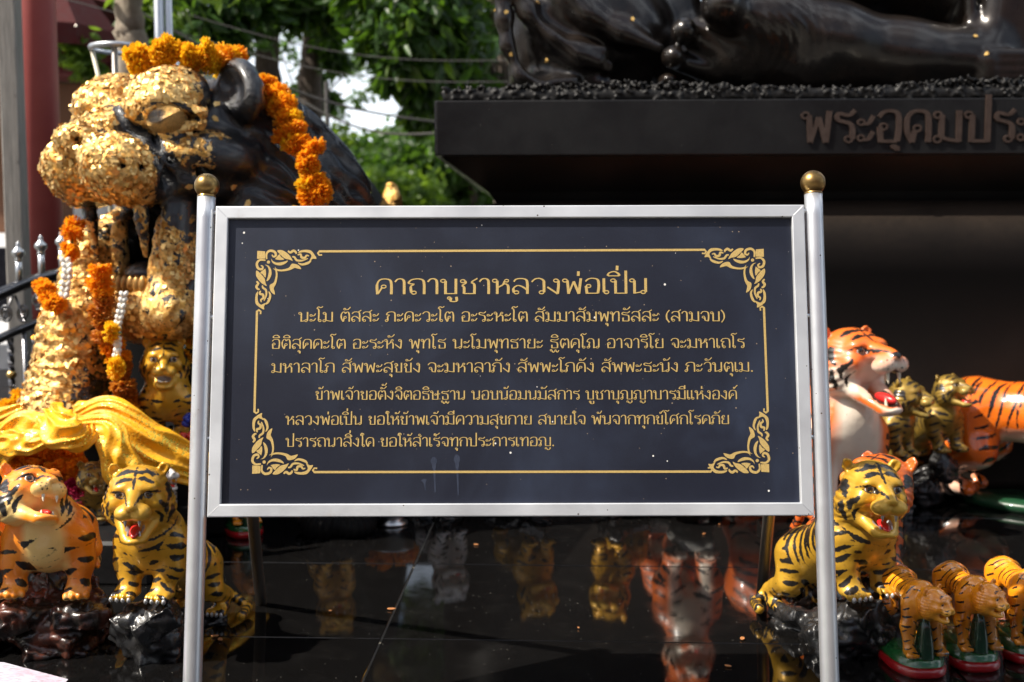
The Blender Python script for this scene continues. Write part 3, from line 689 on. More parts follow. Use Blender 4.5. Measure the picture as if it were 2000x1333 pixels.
def make_tiger(label, loc, yaw=0, S=.26, scheme='gold', h=.013, head=(0, -.42, .76), hs=.5, hrot=(0, 0, 0), op=.12, P=None, rock=None, rockmat=None,
               group=None, claws=None, name='tiger_figurine', seed=0, dens=1., strw=1., nochest=False, hstripes=True, long=0., spots=False, tail=None, tilt=None, silver=False, fat=1., base_fn=None, whitebelly=0., legr=1., eyes=True, ears=.85, eyesc=1.):
    rnd = random.Random(seed)
    P = dict({'sh': .17, 'fl': (-.13, -.34, 0), 'fr': (.13, -.34, 0), 'hl': (-.17, .42, 0), 'hr': (.17, .42, 0), 'chest': (0, -.16, .42), 'hip': (0, .34, .34)}, **(P or {}))
    s = Sculpt(.07); ch = np.array(P['chest']); hip = np.array(P['hip']); hd = np.array(head, float)
    segs = []
    def seg(a, b, ra, rb, kind, k=None): s.cone(a, b, ra, rb, k); segs.append((np.array(a, float), np.array(b, float), ra, rb, kind))
    seg(ch, hip, .205*fat, .175*fat, 'torso', .1)
    s.ell(ch+(0, -.03, .0), (.225*fat, .2*fat, .24*fat), k=.1)
    s.ell(hip+(0, .03, .0), (.19*fat, .19*fat, .19*fat), k=.1)
    seg(ch+(0, -.06, .1), hd+(0, .08, -.1), .18*fat, .17*fat, 'neck', .1)
    for sd, key in ((-1, 'fl'), (1, 'fr')):
        pw = np.array(P[key], float); sh = ch+(sd*P['sh'], -.06, -.02); el = sh*.5+pw*.5+(sd*.015, .03, .04); wr = pw+(0, .035, .12)
        seg(sh, el, .115*fat, .095*legr, 'leg', .07); seg(el, wr, .095*legr, .075*legr, 'leg', .05)
        s.ell(pw+(0, -.01, .05), (.09*legr, .10, .055), k=.05)
        for i in range(4): s.ell(pw+((i-1.5)*.043*legr, -.085-.012*(i in (1, 2)), .036), (.027, .042, .036), k=.012)
    for sd, key in ((-1, 'hl'), (1, 'hr')):
        pw = np.array(P[key], float); hp = hip+(sd*.11, .04, -.02); kn = hp*.5+pw*.5+(sd*.04, -.11, .04); hk = pw+(0, .08, .13)
        seg(hp, kn, .15*fat, .105, 'leg', .08); seg(kn, hk, .10, .06, 'leg', .05); s.cone(hk, pw+(0, .02, .045), .06, .05, k=.04)
        s.ell(pw+(0, -.02, .045), (.08, .11, .05), k=.05)
        for i in range(4): s.ell(pw+((i-1.5)*.04, -.10, .034), (.026, .04, .034), k=.012)
    tl = tail or [(0, .48, .34), (0, .62, .2), (.04, .66, .06), (.12, .62, .03)]
    tl = [np.array(hip)*0+np.array(q, float) for q in tl]
    for i in range(len(tl)-1): seg(tl[i], tl[i+1], .042, .04, 'tail', .02)
    RH = rotm(*hrot); s.frame(RH, hd, hs); head_prims(s, op, ears, long=long)
    hv = lambda q: s.R @ (np.array(q, float)*s.S)+s.T
    V, Q = s.verts(h)
    V = smooth_mesh(V, Q, 1)
    N = vnormals(V, Q)
    # fur relief: fine grooves swept back from the face, light lumps elsewhere
    HL = ((V-hd) @ RH)/hs                                   # into head units
    inh = np.clip(1.15-np.linalg.norm(HL*[1, .8, 1], axis=1), 0, 1)
    ruff = np.clip((np.abs(HL[:, 0])-.3)*4, 0, 1)*np.clip((HL[:, 1]+.45)*3, 0, 1)*(np.linalg.norm(HL, axis=1) < .75)
    ang = np.arctan2(HL[:, 2], HL[:, 0]); gro = np.sin(ang*34+3*vnoise(V, 9, 3))*ruff
    V = V+N*(fbm(V, 7, seed, 3)[:, None]*.0055+gro[:, None]*.005)
    N = vnormals(V, Q)
    # painted marks as signed distances
    D = np.stack([seg_d(V, a, b)[0]-(ra+rb)/2 for a, b, ra, rb, _ in segs], 1); near = D.argmin(1)
    stripe = np.full(len(V), .1)
    ishead = (np.linalg.norm(HL*[1, .95, 1], axis=1) < .66) | ((HL[:, 1] < -.3) & (np.abs(HL[:, 0]) < .4) & (HL[:, 2] > -.75) & (np.linalg.norm(HL, axis=1) < 1.1))
    for i, (a, b, ra, rb, kind) in enumerate(segs):
        m = (near == i) & ~ishead
        if not m.any(): continue
        X = V[m]; ax = (b-a); Ln = np.linalg.norm(ax); ax = ax/Ln; sv_ = (X-a) @ ax; rel = X-a-sv_[:, None]*ax
        up = np.array([0, 0, 1.]) if kind in ('torso',) else (np.array([0, -1., 0]) if kind != 'tail' else np.array([0, 0, 1.]))
        up = up-ax*(up @ ax); up /= np.linalg.norm(up)+1e-9; side = np.cross(ax, up)
        th = np.arctan2(rel @ side, rel @ up); d = np.full(len(X), .1)
        sp = {'torso': .066, 'leg': .085, 'tail': .06, 'neck': .085}[kind]/dens
        k0 = int(np.floor(sv_.min()/sp)); k1 = int(np.ceil(sv_.max()/sp))
        for k in range(k0, k1+1):
            for sgm in ((-1, 1) if kind in ('torso', 'leg', 'neck') else (0,)):
                s0 = (k+.5*(sgm > 0))*sp+rnd.uniform(-.012, .012)
                th0 = sgm*{'torso': 1.05, 'leg': .75, 'neck': .85, 'tail': 0}[kind]+rnd.uniform(-.2, .2)
                span = {'torso': 1.1, 'leg': .75, 'neck': .75, 'tail': 3.4}[kind]*rnd.uniform(.7, 1.1)
                wv = {'torso': .0165, 'leg': .0165, 'neck': .018, 'tail': .015}[kind]*rnd.uniform(.7, 1.25)*strw
                dt = (th-th0+np.pi) % (2*np.pi)-np.pi if kind != 'tail' else th
                sl = {'torso': .03, 'leg': .02, 'neck': .05, 'tail': 0}[kind]*sgm*rnd.uniform(.3, 1.5)
                q = np.abs(sv_-s0-sl*dt-.006*np.sin(4*dt+k))-wv*np.sqrt(np.clip(1-(dt/span)**2, 0, 1))
                q = np.where(np.abs(dt) > span, np.maximum(q, .004), q)
                d = np.minimum(d, q)
        stripe[m] = d
    hx = HL[:, [0, 2]]; hx = np.stack([np.abs(hx[:, 0]), hx[:, 1]], 1); dh = np.full(len(V), .2)
    front = HL[:, 1] < .22
    for pts, w in (HSTROKES if hstripes else [([(.1, -.02), (.2, -.05), (.28, -.03)], .016), ([(.12, -.08), (.22, -.12), (.3, -.1)], .016), ([(.04, .33), (.14, .33), (.25, .28)], .016)]):
        for k in range(len(pts)-1):
            dd, tt = seg_d(hx, pts[k], pts[k+1]); u = (k+tt)/(len(pts)-1); dh = np.minimum(dh, dd-w*strw*1.05*(.35+.75*np.sin(np.pi*np.clip(u*.9+.08, 0, 1))))
    if spots:
        for q in WHISK: dh = np.minimum(dh, np.where(HL[:, 1] < -.45, np.linalg.norm(hx-q, axis=1)-.013, .2))
    if scheme in ('orange_white', 'orange', 'deep_orange', 'white', 'glossy_orange', 'toy_orange'):
        nd = np.linalg.norm((HL-[0, -.775-long, .0])/[.075, .06, .045], axis=1)-1
        if scheme == 'orange_white': dh = np.minimum(dh, nd*.05)
        em = np.abs(np.linalg.norm((HL-[0, -.57-long, -.285-op*.5])/[.18, .30, .07+op*.56], axis=1)-1.02)*.1-.012
        if scheme in ('orange_white', 'white'): dh = np.minimum(dh, np.where(HL[:, 1] < -.35, em, .2))
    for k in range(9 if hstripes else 0):                     # back of the skull
        z0 = -.3+k*.085; dd = np.abs(HL[:, 2]-z0-.2*(HL[:, 1]-.2))-.016*strw; dh = np.minimum(dh, np.where(HL[:, 1] > .2, dd, .2))
    if nochest: stripe = np.where((N[:, 1] < -.15) & (np.abs(V[:, 0]) < .19) & (V[:, 1] < ch[1]+.02), .1, stripe)
    stripe = np.where(ishead, dh*hs, stripe)
    cav = np.linalg.norm((HL-[0, -.57-long, -.285-op*.5])/[.172, .285, .062+op*.53], axis=1)
    mouth = np.where((cav < 1.0) & (HL[:, 1] < -.28), 1., 0.)
    belly = np.clip((.30-V[:, 2])*0, 0, 1)
    bl = np.zeros(len(V))
    bl = np.maximum(bl, np.clip(-N[:, 2]*1.4-.2, 0, 1)*.8)                         # undersides
    bl = np.maximum(bl, np.clip(-N[:, 1]*1.6-.5, 0, 1)*np.clip((.21-np.abs(V[:, 0]-ch[0]))*9, 0, 1)*(V[:, 2] < hd[2]-.1)*np.clip((ch[1]+.02-V[:, 1])*9, 0, 1)*.95*(whitebelly > 0))
    pawz = np.min(np.stack([np.linalg.norm(V-np.array(P[k], float), axis=1) for k in ('fl', 'fr', 'hl', 'hr')], 1), 1)
    bl = np.maximum(bl, np.clip(1.3-pawz/.12, 0, 1))
    muz = np.clip(1.6-np.linalg.norm((HL-[0, -.6, -.25])/[.3, .4, .24], axis=1), 0, 1)
    chk = np.clip(1.5-np.linalg.norm((np.abs(HL)*[1, 0, 0]+HL*[0, 1, 1]-[.36, -.1, -.28])/[.22, .4, .24], axis=1), 0, 1)
    bl = np.maximum(bl, muz); bl = np.maximum(bl, chk*(.95 if whitebelly > 0 else .45))
    bl = np.where(ishead, bl, bl)
    V2 = V*S
    me = np_mesh('body', V2, Q, {'stripe': stripe*S, 'belly': bl, 'mouth': mouth, 'groove': np.clip(-gro, 0, 1)})
    root = empty(name, loc, math.radians(yaw), label=label, cat='tiger figurine', group=group)
    if tilt: root.rotation_euler = (math.radians(tilt[0]), math.radians(tilt[1]), math.radians(yaw))
    body = link('body', me, PAINT[scheme], root)
    def place(me, nm, p, sc3, rot=(0, 0, 0), inhead=True):
        o = bpy.data.objects.new(nm, me); COL.objects.link(o); o.parent = root
        R = (RH if inhead else np.eye(3)) @ rotm(*rot); q = hv(p) if inhead else np.array(p, float)
        o.matrix_local = Matrix.Translation(Vector(q*S)) @ Matrix(R.tolist()).to_4x4() @ Matrix.Diagonal((*[k*S*(hs if inhead else 1) for k in sc3], 1)); return o
    if eyes:
        for x in (-1, 1): place(ME_EYE, 'eye', (x*.2, -.375, .112), (.082*eyesc, .08, .082*eyesc), (0, 0, x*14))
    tm_ = ME_TOOTH_S if silver else ME_TOOTH
    if op > .05:
        for x in (-1, 1):
            place(tm_, 'tooth', (x*.10, -.66-long, -.19), (.03, .03, .11+.25*op), (0, 0, 0)); place(tm_, 'tooth', (x*.085, -.56-long, -.40-op), (.026, .026, .09+.2*op), (180, 0, 0))
        place(ME_TONGUE, 'tongue', (0, -.47-long, -.33-op*.75), (.075, .2, .035+.12*op), (18, 0, 0))
    if claws:
        for key in ('fl', 'fr', 'hl', 'hr'):
            pw = np.array(P[key], float)
            for i in range(4): place(ME_CLAW[claws], 'claw', pw+((i-1.5)*(.043*legr if key[0] == 'f' else .04), -.125-(0 if key[0] == 'f' else .012), .022), (.016, .02, .022), inhead=False)
    if rock:
        r = Sculpt(.018); 
        for c, rr in rock:
            r.ell(c, np.array(rr)*.9, (rnd.uniform(-20, 20), rnd.uniform(-20, 20), rnd.uniform(0, 180)))
            for _ in range(3):
                q = np.array(c)+np.array([rnd.uniform(-.5, .5)*rr[0], rnd.uniform(-.5, .5)*rr[1], rnd.uniform(-.5, .35)*rr[2]])
                r.box(q, np.array(rr)*.62*rnd.uniform(.8, 1.15), (rnd.uniform(-35, 35), rnd.uniform(-35, 35), rnd.uniform(0, 180)), rad=.02)
        RV, RQ = r.verts(h*1.25)
        n_ = vnormals(RV, RQ); rid = np.abs(vnoise(RV, 6.5, seed+2)); rid2 = np.abs(vnoise(RV, 14, seed+7))
        RV = RV+n_*((rid*.03+rid2*.03-.025)[:, None])
        zmin = -P.get('rockh', .45); RV[:, 2] = np.maximum(RV[:, 2], zmin)
        link('rock_base', np_mesh('rock_base', RV*S, RQ), rockmat or M_ROCK_BLACK, root)
    if base_fn: base_fn(root, S)
    return root

def fig(label, px, fy, zp, app, S=.26, front=-.33, **kw):
    """front paws stand at photo column px, on the floor line fy, raised by zp; app = how far the body turns away from the lens"""
    f = on_z(px, fy); yaw = app+math.degrees(math.atan((1000-px)/FPX)); a = math.radians(yaw)
    off = Vector((math.sin(a), -math.cos(a), 0))*(-front*S)
    kw['hrot'] = kw.get('hrot', (0, 0, 0))
    return make_tiger(label, (f.x-off.x, f.y-off.y, zp), yaw, S, **kw)
# ---- the two gold tigers climbing black rocks either side of the board
CL = dict(fl=(-.14, -.33, 0), fr=(.14, -.33, 0), hl=(-.17, .60, -.36), hr=(.17, .58, -.34), chest=(0, -.15, .42), hip=(0, .38, .12), rockh=.48)
rkA = [((0, -.26, -.17), (.30, .22, .15)), ((-.14, -.28, -.28), (.2, .18, .2)), ((.14, -.28, -.26), (.2, .2, .2)), ((.0, .0, -.34), (.34, .3, .16)), ((0, .35, -.42), (.34, .36, .09)), ((0, .62, -.44), (.32, .22, .09)), ((0, -.15, -.44), (.34, .32, .1))]
fig('shiny gold tiger snarling on a low black rock, behind the right post', 1692, 1275, .116, 37, .272, scheme='gold_bright', h=.0115, head=(.0, -.34, .76), hs=.485, hrot=(-4, 2, -15), op=.09, P=CL, rock=rkA, group='gold tigers on black rocks', claws='silver', seed=3, silver=True, fat=1.12, legr=1.1, strw=1.25,
    tail=[(0, .5, .05), (-.12, .72, -.2), (-.3, .70, -.33), (-.36, .54, -.33)], ears=.75, eyesc=1.1)
rkB = [((0, -.27, -.16), (.25, .19, .15)), ((-.08, -.28, -.32), (.19, .16, .2)), ((.10, -.25, -.32), (.19, .18, .2)), ((.0, -.08, -.36), (.27, .26, .16)), ((0.02, -.2, -.5), (.22, .2, .12)), ((0, .35, -.5), (.28, .36, .09)), ((0, .66, -.52), (.26, .22, .08))]
G2 = dict(CL); G2.update(rockh=.56, hl=(-.17, .64, -.42), hr=(.17, .66, -.42), hip=(0, .42, .06))
fig('yellow gold tiger with red tongue on a tall black rock, left of the left post', 287, 1288, .121, -27, .255, scheme='gold', h=.0115, head=(-.02, -.34, .80), hs=.50, hrot=(0, 0, 18), op=.12, P=G2, rock=rkB, group='gold tigers on black rocks', claws='silver', seed=8, silver=True, fat=1.1, legr=1.1, strw=1.2,
    tail=[(0, .5, .02), (.2, .8, -.3), (.36, .78, -.40), (.38, .6, -.42)], ears=.7, eyesc=1.1)
# ---- orange tigers on brown rocks, left
rkC = [((-.2, -.26, -.13), (.22, .2, .12)), ((.2, -.26, -.17), (.2, .2, .12)), ((0, -.1, -.24), (.38, .34, .17)), ((0, .2, -.26), (.36, .34, .2)), ((-.1, -.1, -.36), (.34, .3, .12)), ((.12, .1, -.36), (.34, .34, .12))]
G3 = dict(fl=(-.23, -.28, .01), fr=(.21, -.28, -.03), hl=(-.2, .44, 0), hr=(.2, .44, 0), chest=(0, -.12, .42), hip=(0, .34, .32), sh=.2, rockh=.44)
for px, lab, sd in ((98, 'bright orange tiger with head thrown back roaring, on a brown rock', 15), (-85, 'orange tiger at the very left edge of the photo, mostly cut off', 16)):
    fig(lab, px, 1276, .118, -10, .268, front=-.28, scheme='orange', h=.0115, head=(-.10, -.24, .73), hs=.485, hrot=(-30, 14, 30), op=.13, P=G3, rock=rkC, rockmat=M_ROCK_BROWN, seed=sd, spots=True, dens=.55, strw=1.5, fat=1.15, whitebelly=1., group='orange tigers on brown rocks', legr=1.1, ears=.9)
# ---- behind the right gold tiger: an orange one
G4 = dict(CL); G4.update(rockh=.40)
fig('deep orange tiger half hidden behind the shiny gold tiger on the right', 1708, 1222, .115, 30, .262, scheme='deep_orange', h=.014, head=(.0, -.36, .72), hs=.54, hrot=(-26, 0, -62), op=.12, P=G4, rock=[((0, -.26, -.17), (.26, .2, .15)), ((0, .2, -.34), (.3, .5, .1))], rockmat=M_ROCK_BROWN, seed=31, whitebelly=0., dens=1.2, tail=[(0, .55, .2), (-.12, .72, .28), (-.16, .8, .1), (-.16, .84, 0)])
# ---- the tall orange and white tiger beside the right post
BG = dict(fl=(-.12, -.22, 0), fr=(.12, -.24, 0), hl=(-.13, .5, 0), hr=(.13, .5, 0), chest=(0, -.1, .5), hip=(0, .42, .46))
fig('tall orange and white tiger with gaping red mouth, beside the right post', 1655, 1040, .0, 40, .565, front=-.22, scheme='orange_white', h=.0095, head=(0, -.22, .86), hs=.355, hrot=(-11, 0, 2), op=.30, P=BG, seed=22, nochest=True, whitebelly=1., spots=True, fat=.86, dens=1.1, long=.1, ears=.8)
fig('orange and white tiger on a pale stone, hidden behind the board', 1348, 1020, .075, 12, .40, front=-.22, scheme='orange_white', h=.016, head=(0, -.22, .86), hs=.37, hrot=(-4, 0, 5), op=.15, P=dict(BG, rockh=.16), seed=23, whitebelly=1., fat=.78, rock=[((0, -.2, -.07), (.2, .16, .08)), ((0, .3, -.08), (.25, .4, .06))], rockmat=M_ROCK_GREY)
fig('glossy orange tiger seen from its rump, on a green base at the right edge', 2128, 1008, .03, 78, .53, front=-.22, scheme='glossy_orange', h=.0125, head=(0, -.3, .86), hs=.37, op=.1, P=dict(BG, hip=(0, .40, .50)), seed=24, whitebelly=1., fat=.95, dens=1.25, strw=.62,
    base_fn=lambda r, S: (lambda b: (b.add(*[(lambda o: (o.v, o.f))(MB().lathe([(.001, -.03), (.2, -.03), (.21, -.012), (.2, .001), (.001, .002)], n=30))][0]), [b.v.__setitem__(i, (q[0]*.55, q[1]*1.02+.06, q[2])) for i, q in enumerate(b.v)], b.build('green_base', simple('green_gloss_paint', (.008, .05, .02), .35, coat=.5), r, True)))(MB()))
# ---- two dull gold tigers under the tall one's chin
SIT = dict(fl=(-.12, -.3, 0), fr=(.12, -.3, 0), hl=(-.18, .2, -.1), hr=(.18, .2, -.1), chest=(0, -.14, .42), hip=(0, .22, .14), rockh=.9)
fig('dull gold tiger looking right from under the tall tiger', 1768, 1010, .18, 62, .235, scheme='olive', h=.015, head=(0, -.28, .78), hs=.46, hrot=(0, 0, 8), op=.05, P=SIT, rock=[((0, -.1, -.3), (.26, .3, .3)), ((0, 0, -.7), (.34, .4, .3))], seed=41, group='dull gold tigers in the shade')
fig('dull gold tiger with raised chin, nearer the glossy rump', 1850, 1000, .185, 40, .235, scheme='olive', h=.015, head=(0, -.30, .80), hs=.42, hrot=(-14, 0, 12), op=.1, P=dict(CL, rockh=.8), rock=[((0, -.22, -.2), (.16, .16, .2)), ((0, .1, -.55), (.2, .34, .26))], seed=42, group='dull gold tigers in the shade')
# ---- little ones on the ledge at the left and beneath the great chin
fig('tiny dark gold tiger on a grey stone, in front of the gold cloth', 185, 1105, .115, 8, .150, scheme='olive', h=.018, head=(0, -.34, .78), hs=.48, hrot=(0, 0, 6), op=.1, rock=[((0, -.1, -.07), (.26, .34, .09)), ((0, .25, -.08), (.3, .34, .07))], rockmat=M_ROCK_GREY, P=dict(rockh=.13), seed=51, ears=1.05)
fig('tiny white tiger peeping out behind the yellow gold tiger', 322, 1098, .11, 20, .145, scheme='white', h=.018, head=(0, -.34, .80), hs=.5, hrot=(-14, 0, 10), op=.12, rock=[((0, 0, -.06), (.28, .5, .06))], P=dict(rockh=.1), seed=52, whitebelly=1.)
fig('gold tiger standing under the chin of the giant head', 332, 1075, .295, -6, .262, scheme='gold', h=.0145, head=(-.02, -.2, .80), hs=.46, hrot=(6, 0, 4), op=.03, rock=[((0, -.1, -.08), (.26, .34, .09)), ((0, .2, -.08), (.28, .34, .07))], P=dict(rockh=.12, fl=(-.12, -.2, 0), fr=(.12, -.2, 0)), seed=53, dens=1.1)
# ---- hidden behind the board, seen in the polished floor
RK2 = [((0, -.2, -.12), (.26, .24, .12)), ((0, .15, -.16), (.32, .42, .1)), ((-.1, -.1, -.22), (.26, .3, .08))]
for px, zc_, app, lab, sc_, S_ in ((655, 1042, 10, 'gold tiger on a ridged black rock, hidden behind the left of the board', 'gold', .215), (1050, 1008, 28, 'gold tiger turning right, hidden behind the middle of the board', 'gold', .24), (1192, 1010, -20, 'gold tiger turning left, hidden behind the middle of the board', 'gold', .24), (880, 1012, 20, 'grey and white striped tiger hidden behind the board', 'white', .22)):
    fig(lab, px, zc_, .068 if px != 880 else .03, app, S_, scheme=sc_, h=.02, head=(0, -.33, .78), hs=.5, op=.1, rock=RK2, P=dict(rockh=.068/S_ if px != 880 else .03/S_), seed=px, eyes=False)
# ---- varnished little tigers on red and green stands
M_GREEN = simple('green_gloss', (.012, .12, .03), .25, coat=.8); M_DGREEN = simple('dark_green_gloss', (.006, .045, .022), .25, coat=.8, bump=.4); M_RED = simple('red_gloss', (.42, .008, .014), .25, coat=.8)
M_FILM = NT('clear_film'); t = M_FILM; t.set('Transmission Weight', 1.); t.set('Roughness', .04); t.set('IOR', 1.08); t.set('Base Color', (1., 1., 1.)); t.set('Specular IOR Level', 1.)
tr = t.node('ShaderNodeBsdfTransparent'); gl = t.node('ShaderNodeBsdfGlossy'); gl.inputs['Roughness'].default_value = .06; mx = t.node('ShaderNodeMixShader'); fz = t.node('ShaderNodeFresnel'); fz.inputs[0].default_value = 1.35
nz = t.noise(30, 3, .5); bp = t.node('ShaderNodeBump'); bp.inputs['Strength'].default_value = .5; bp.inputs['Distance'].default_value = .01; t.L(nz, bp.inputs['Height']); t.L(bp.outputs[0], gl.inputs['Normal']); t.L(bp.outputs[0], fz.inputs['Normal'])
t.L(fz.outputs[0], mx.inputs[0]); t.L(tr.outputs[0], mx.inputs[1]); t.L(gl.outputs[0], mx.inputs[2]); t.L(mx.outputs[0], t.n['Material Output'].inputs['Surface']); M_FILM = t.m
def oval(name, mat, root, prof, sx, sy, cy=0, n=32, pw=.75):
    m = MB(); N = len(prof); vs = []
    for r, z in prof:
        for k in range(n):
            a = 2*math.pi*k/n; c_, s_ = math.cos(a), math.sin(a)
            vs.append((math.copysign(abs(c_)**pw, c_)*r*sx, math.copysign(abs(s_)**pw, s_)*r*sy+cy, z))
    m.add(vs, [(i*n+k, i*n+(k+1) % n, (i+1)*n+(k+1) % n, (i+1)*n+k) for i in range(N-1) for k in range(n)])
    return m.build(name, mat, root, True)
def toy_base(film):
    def fn(root, S):
        oval('red_plinth', M_RED, root, [(.001, -.037), (1.0, -.037), (1.04, -.031), (1.03, -.022), (.98, -.018), (.001, -.0175)], .052, .088, .0)
        oval('green_top', M_GREEN, root, [(.97, -.017), (.93, -.006), (.8, .001), (.5, .004), (.001, .005)], .052, .088, .0)
        oval('green_mound', M_DGREEN, root, [(1., -.002), (.9, .02), (.65, .055), (.35, .072), (.001, .077)], .017, .02, -.062)
        if film: oval('plastic_wrap', M_FILM, root, [(1.10, -.04), (1.0, .0), (.80, .06), (.92, .1)], .054, .094, -.004)
    return fn
TOY = dict(fl=(-.18, -.40, .0), fr=(.2, -.36, .0), hl=(-.15, .40, 0), hr=(.15, .40, 0), chest=(0, -.20, .62), hip=(0, .34, .70), sh=.13)
for px, fy, app, lab, fl_ in ((1797, 1312, 24, 'small varnished orange tiger on a red and green stand, next to the black rock', True), (1902, 1300, 26, 'small varnished orange tiger on a red and green stand, second from the black rock', True), (2006, 1286, 28, 'small varnished orange tiger on a red and green stand, cut off by the right edge', True), (480, 1046, 10, 'small orange tiger on a red and green stand behind the left rear leg', False)):
    S_ = .158 if px > 1000 else .15
    fig(lab, px, fy, .037, app, S_, front=-.3, scheme='toy_orange', h=.0145, head=(.06, -.46, .66), hs=.39, hrot=(4, 0, 34), op=.0, long=-.12, hstripes=False, P=TOY, seed=int(px), group='small varnished tigers', fat=.84, legr=.9, base_fn=toy_base(fl_), tail=[(0, .5, .5), (0, .56, .3), (0, .54, .1), (0, .5, .05)], strw=.75, dens=.75)
# ------------------------------------------------------------------ the great black plinth with its seated bronze figure
def shr(v): return Rz @ Vector(v)
plinth = empty('statue_plinth', (0, 0, 0), YAW, label='huge black granite plinth with raised Thai letters carrying the bronze seated figure', cat='plinth')
yF = (at_y(1500, 250, 3.62) @ Rz).y                      # front face of the slab, in shrine axes
xL = (at_y(845, 250, 3.62) @ Rz).x
def loft(name, rings, mat, rad, n=6):
    """rings: (inset, z); a rounded rectangle in plan"""
    x0, x1, y0, y1 = xL, xL+3.7, yF, yF+2.3; m = MB(); vs = []; cnt = 0
    for ins, z in rings:
        a, b, c_, d = x0+ins, x1-ins, y0+ins, y1-ins; r = max(.004, rad-ins*.2); row = []
        for cx, cy, t0 in ((b-r, c_+r, -90), (b-r, d-r, 0), (a+r, d-r, 90), (a+r, c_+r, 180)):
            for k in range(n+1):
                t = math.radians(t0+90*k/n); row.append((cx+r*math.cos(t), cy+r*math.sin(t), z))
        cnt = len(row); vs += row
    fs = [(i*cnt+k, i*cnt+(k+1) % cnt, (i+1)*cnt+(k+1) % cnt, (i+1)*cnt+k) for i in range(len(rings)-1) for k in range(cnt)]
    fs += [tuple(range(cnt))[::-1], tuple((len(rings)-1)*cnt+k for k in range(cnt))]
    m.add(vs, fs); return m.build(name, mat, plinth)
o = loft('slab', [(.003, 1.099), (0, 1.102), (0, 1.270), (.003, 1.2735)], M_PLINTH, .012)
loft('tapered_neck', [(.19, .955), (.165, .99), (.02, 1.096), (.02, 1.0985)], granite_mat('dark_neck', (.007, .0065, .0065), .4), .02)
t = NT('black_granite_lit_top'); g_ = t.node('ShaderNodeNewGeometry'); sx_ = t.node('ShaderNodeSeparateXYZ'); t.L(g_.outputs['Normal'], sx_.inputs[0])
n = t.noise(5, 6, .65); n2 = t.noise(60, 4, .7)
du = t.math('MULTIPLY', t.ramp(sx_.outputs[2], .06, .8, 0., .34), t.ramp(n, .2, .75, .45, 1.)); du = t.math('MULTIPLY', du, t.ramp(n2, .2, .6, .6, 1.))  # sunlit brown of the shoulder painted in by upward normal, mottled by noise
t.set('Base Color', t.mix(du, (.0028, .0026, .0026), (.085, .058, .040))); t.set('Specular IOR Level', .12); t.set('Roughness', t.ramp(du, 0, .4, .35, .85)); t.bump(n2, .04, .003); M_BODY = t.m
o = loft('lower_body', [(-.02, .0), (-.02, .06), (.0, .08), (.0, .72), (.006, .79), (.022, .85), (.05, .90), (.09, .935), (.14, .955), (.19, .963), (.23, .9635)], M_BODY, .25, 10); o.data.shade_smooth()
M_LET = simple('raised_letter_brown', (.036, .021, .015), .5, scale=40, bump=.3)
a = Vector(((at_y(1562, 283, 3.62) @ Rz).x, (at_y(1562, 283, 3.62) @ Rz).z)); hL = .098
full, part_ = 'พระอุดมประชานาถ', 'พระอุดมประ'
tot = layout(full)[1]; pt_ = layout(part_)[1]; px_w = ((at_y(2012, 283, 3.62) @ Rz).x-a.x)/pt_
pen = Pen(); write(pen, full, lambda x, y: Vector((a.x+x*tot*px_w, a.y+.006+(y if y > 0 else y*.55)*hL, 0)), .18, .10)
let = pen.build('raised_lettering', M_LET, plinth); me = let.data
me.transform(Matrix(((1, 0, 0, 0), (0, 0, -1, yF-.0065), (0, 1, 0, 0), (0, 0, 0, 1))))
me.update(); sm = let.modifiers.new('depth', 'SOLIDIFY'); sm.thickness = .0075; sm.offset = -1
# rough rope-textured rim of bronze under the figure
rim = Sculpt(.004); rn = random.Random(4)
RX0, RX1 = xL+.025, xL+3.6
rim.box(((RX0+RX1)/2, yF+.30+.02, 1.290), ((RX1-RX0)/2, .30, .022), rad=.02)
rim.box((RX0+.25, yF+1.1, 1.290), (.25, 1.0, .022), rad=.02)
hump = lambda x: .012+.022*max(0, math.sin((x-RX0)*2.1+.4))**2+(.03 if x > RX0+1.35 else 0)*min(1, (x-RX0-1.35)*3)
for i in range(3000):
    x = rn.uniform(RX0, min(RX1, RX0+2.3)); y = yF+.02+abs(rn.gauss(0, .03)); z = 1.2735+rn.uniform(.0, 1.)*(.028+hump(x))
    rim.ell((x, y if rn.random() < .7 else yF+rn.uniform(.02, .2), z if y < yF+.05 else 1.29+hump(x)), (rn.uniform(.008, .013), .0052, .0048), (rn.uniform(-60, 60), rn.uniform(-60, 60), rn.uniform(0, 180)))
V, Q = rim.verts(.0042)
M_BRZ = NT('dark_bronze'); t = M_BRZ; n = t.noise(9, 5, .6); n2 = t.noise(70, 4, .6)
t.set('Base Color', t.mix(t.ramp(n, .4, .7), (.009, .0068, .006), (.022, .015, .011))); t.set('Metallic', .3); t.set('Roughness', t.ramp(n2, .3, .7, .26, .36)); t.set('Coat Weight', .4); t.set('Coat Roughness', .15); t.bump(n2, .06, .002); M_BRZ = t.m
M_RIM = simple('rough_bronze', (.008, .0075, .0075), .5, .2, scale=60, spec=.3)
o = link('rope_textured_rim', np_mesh('rim', V, Q), M_RIM, plinth)
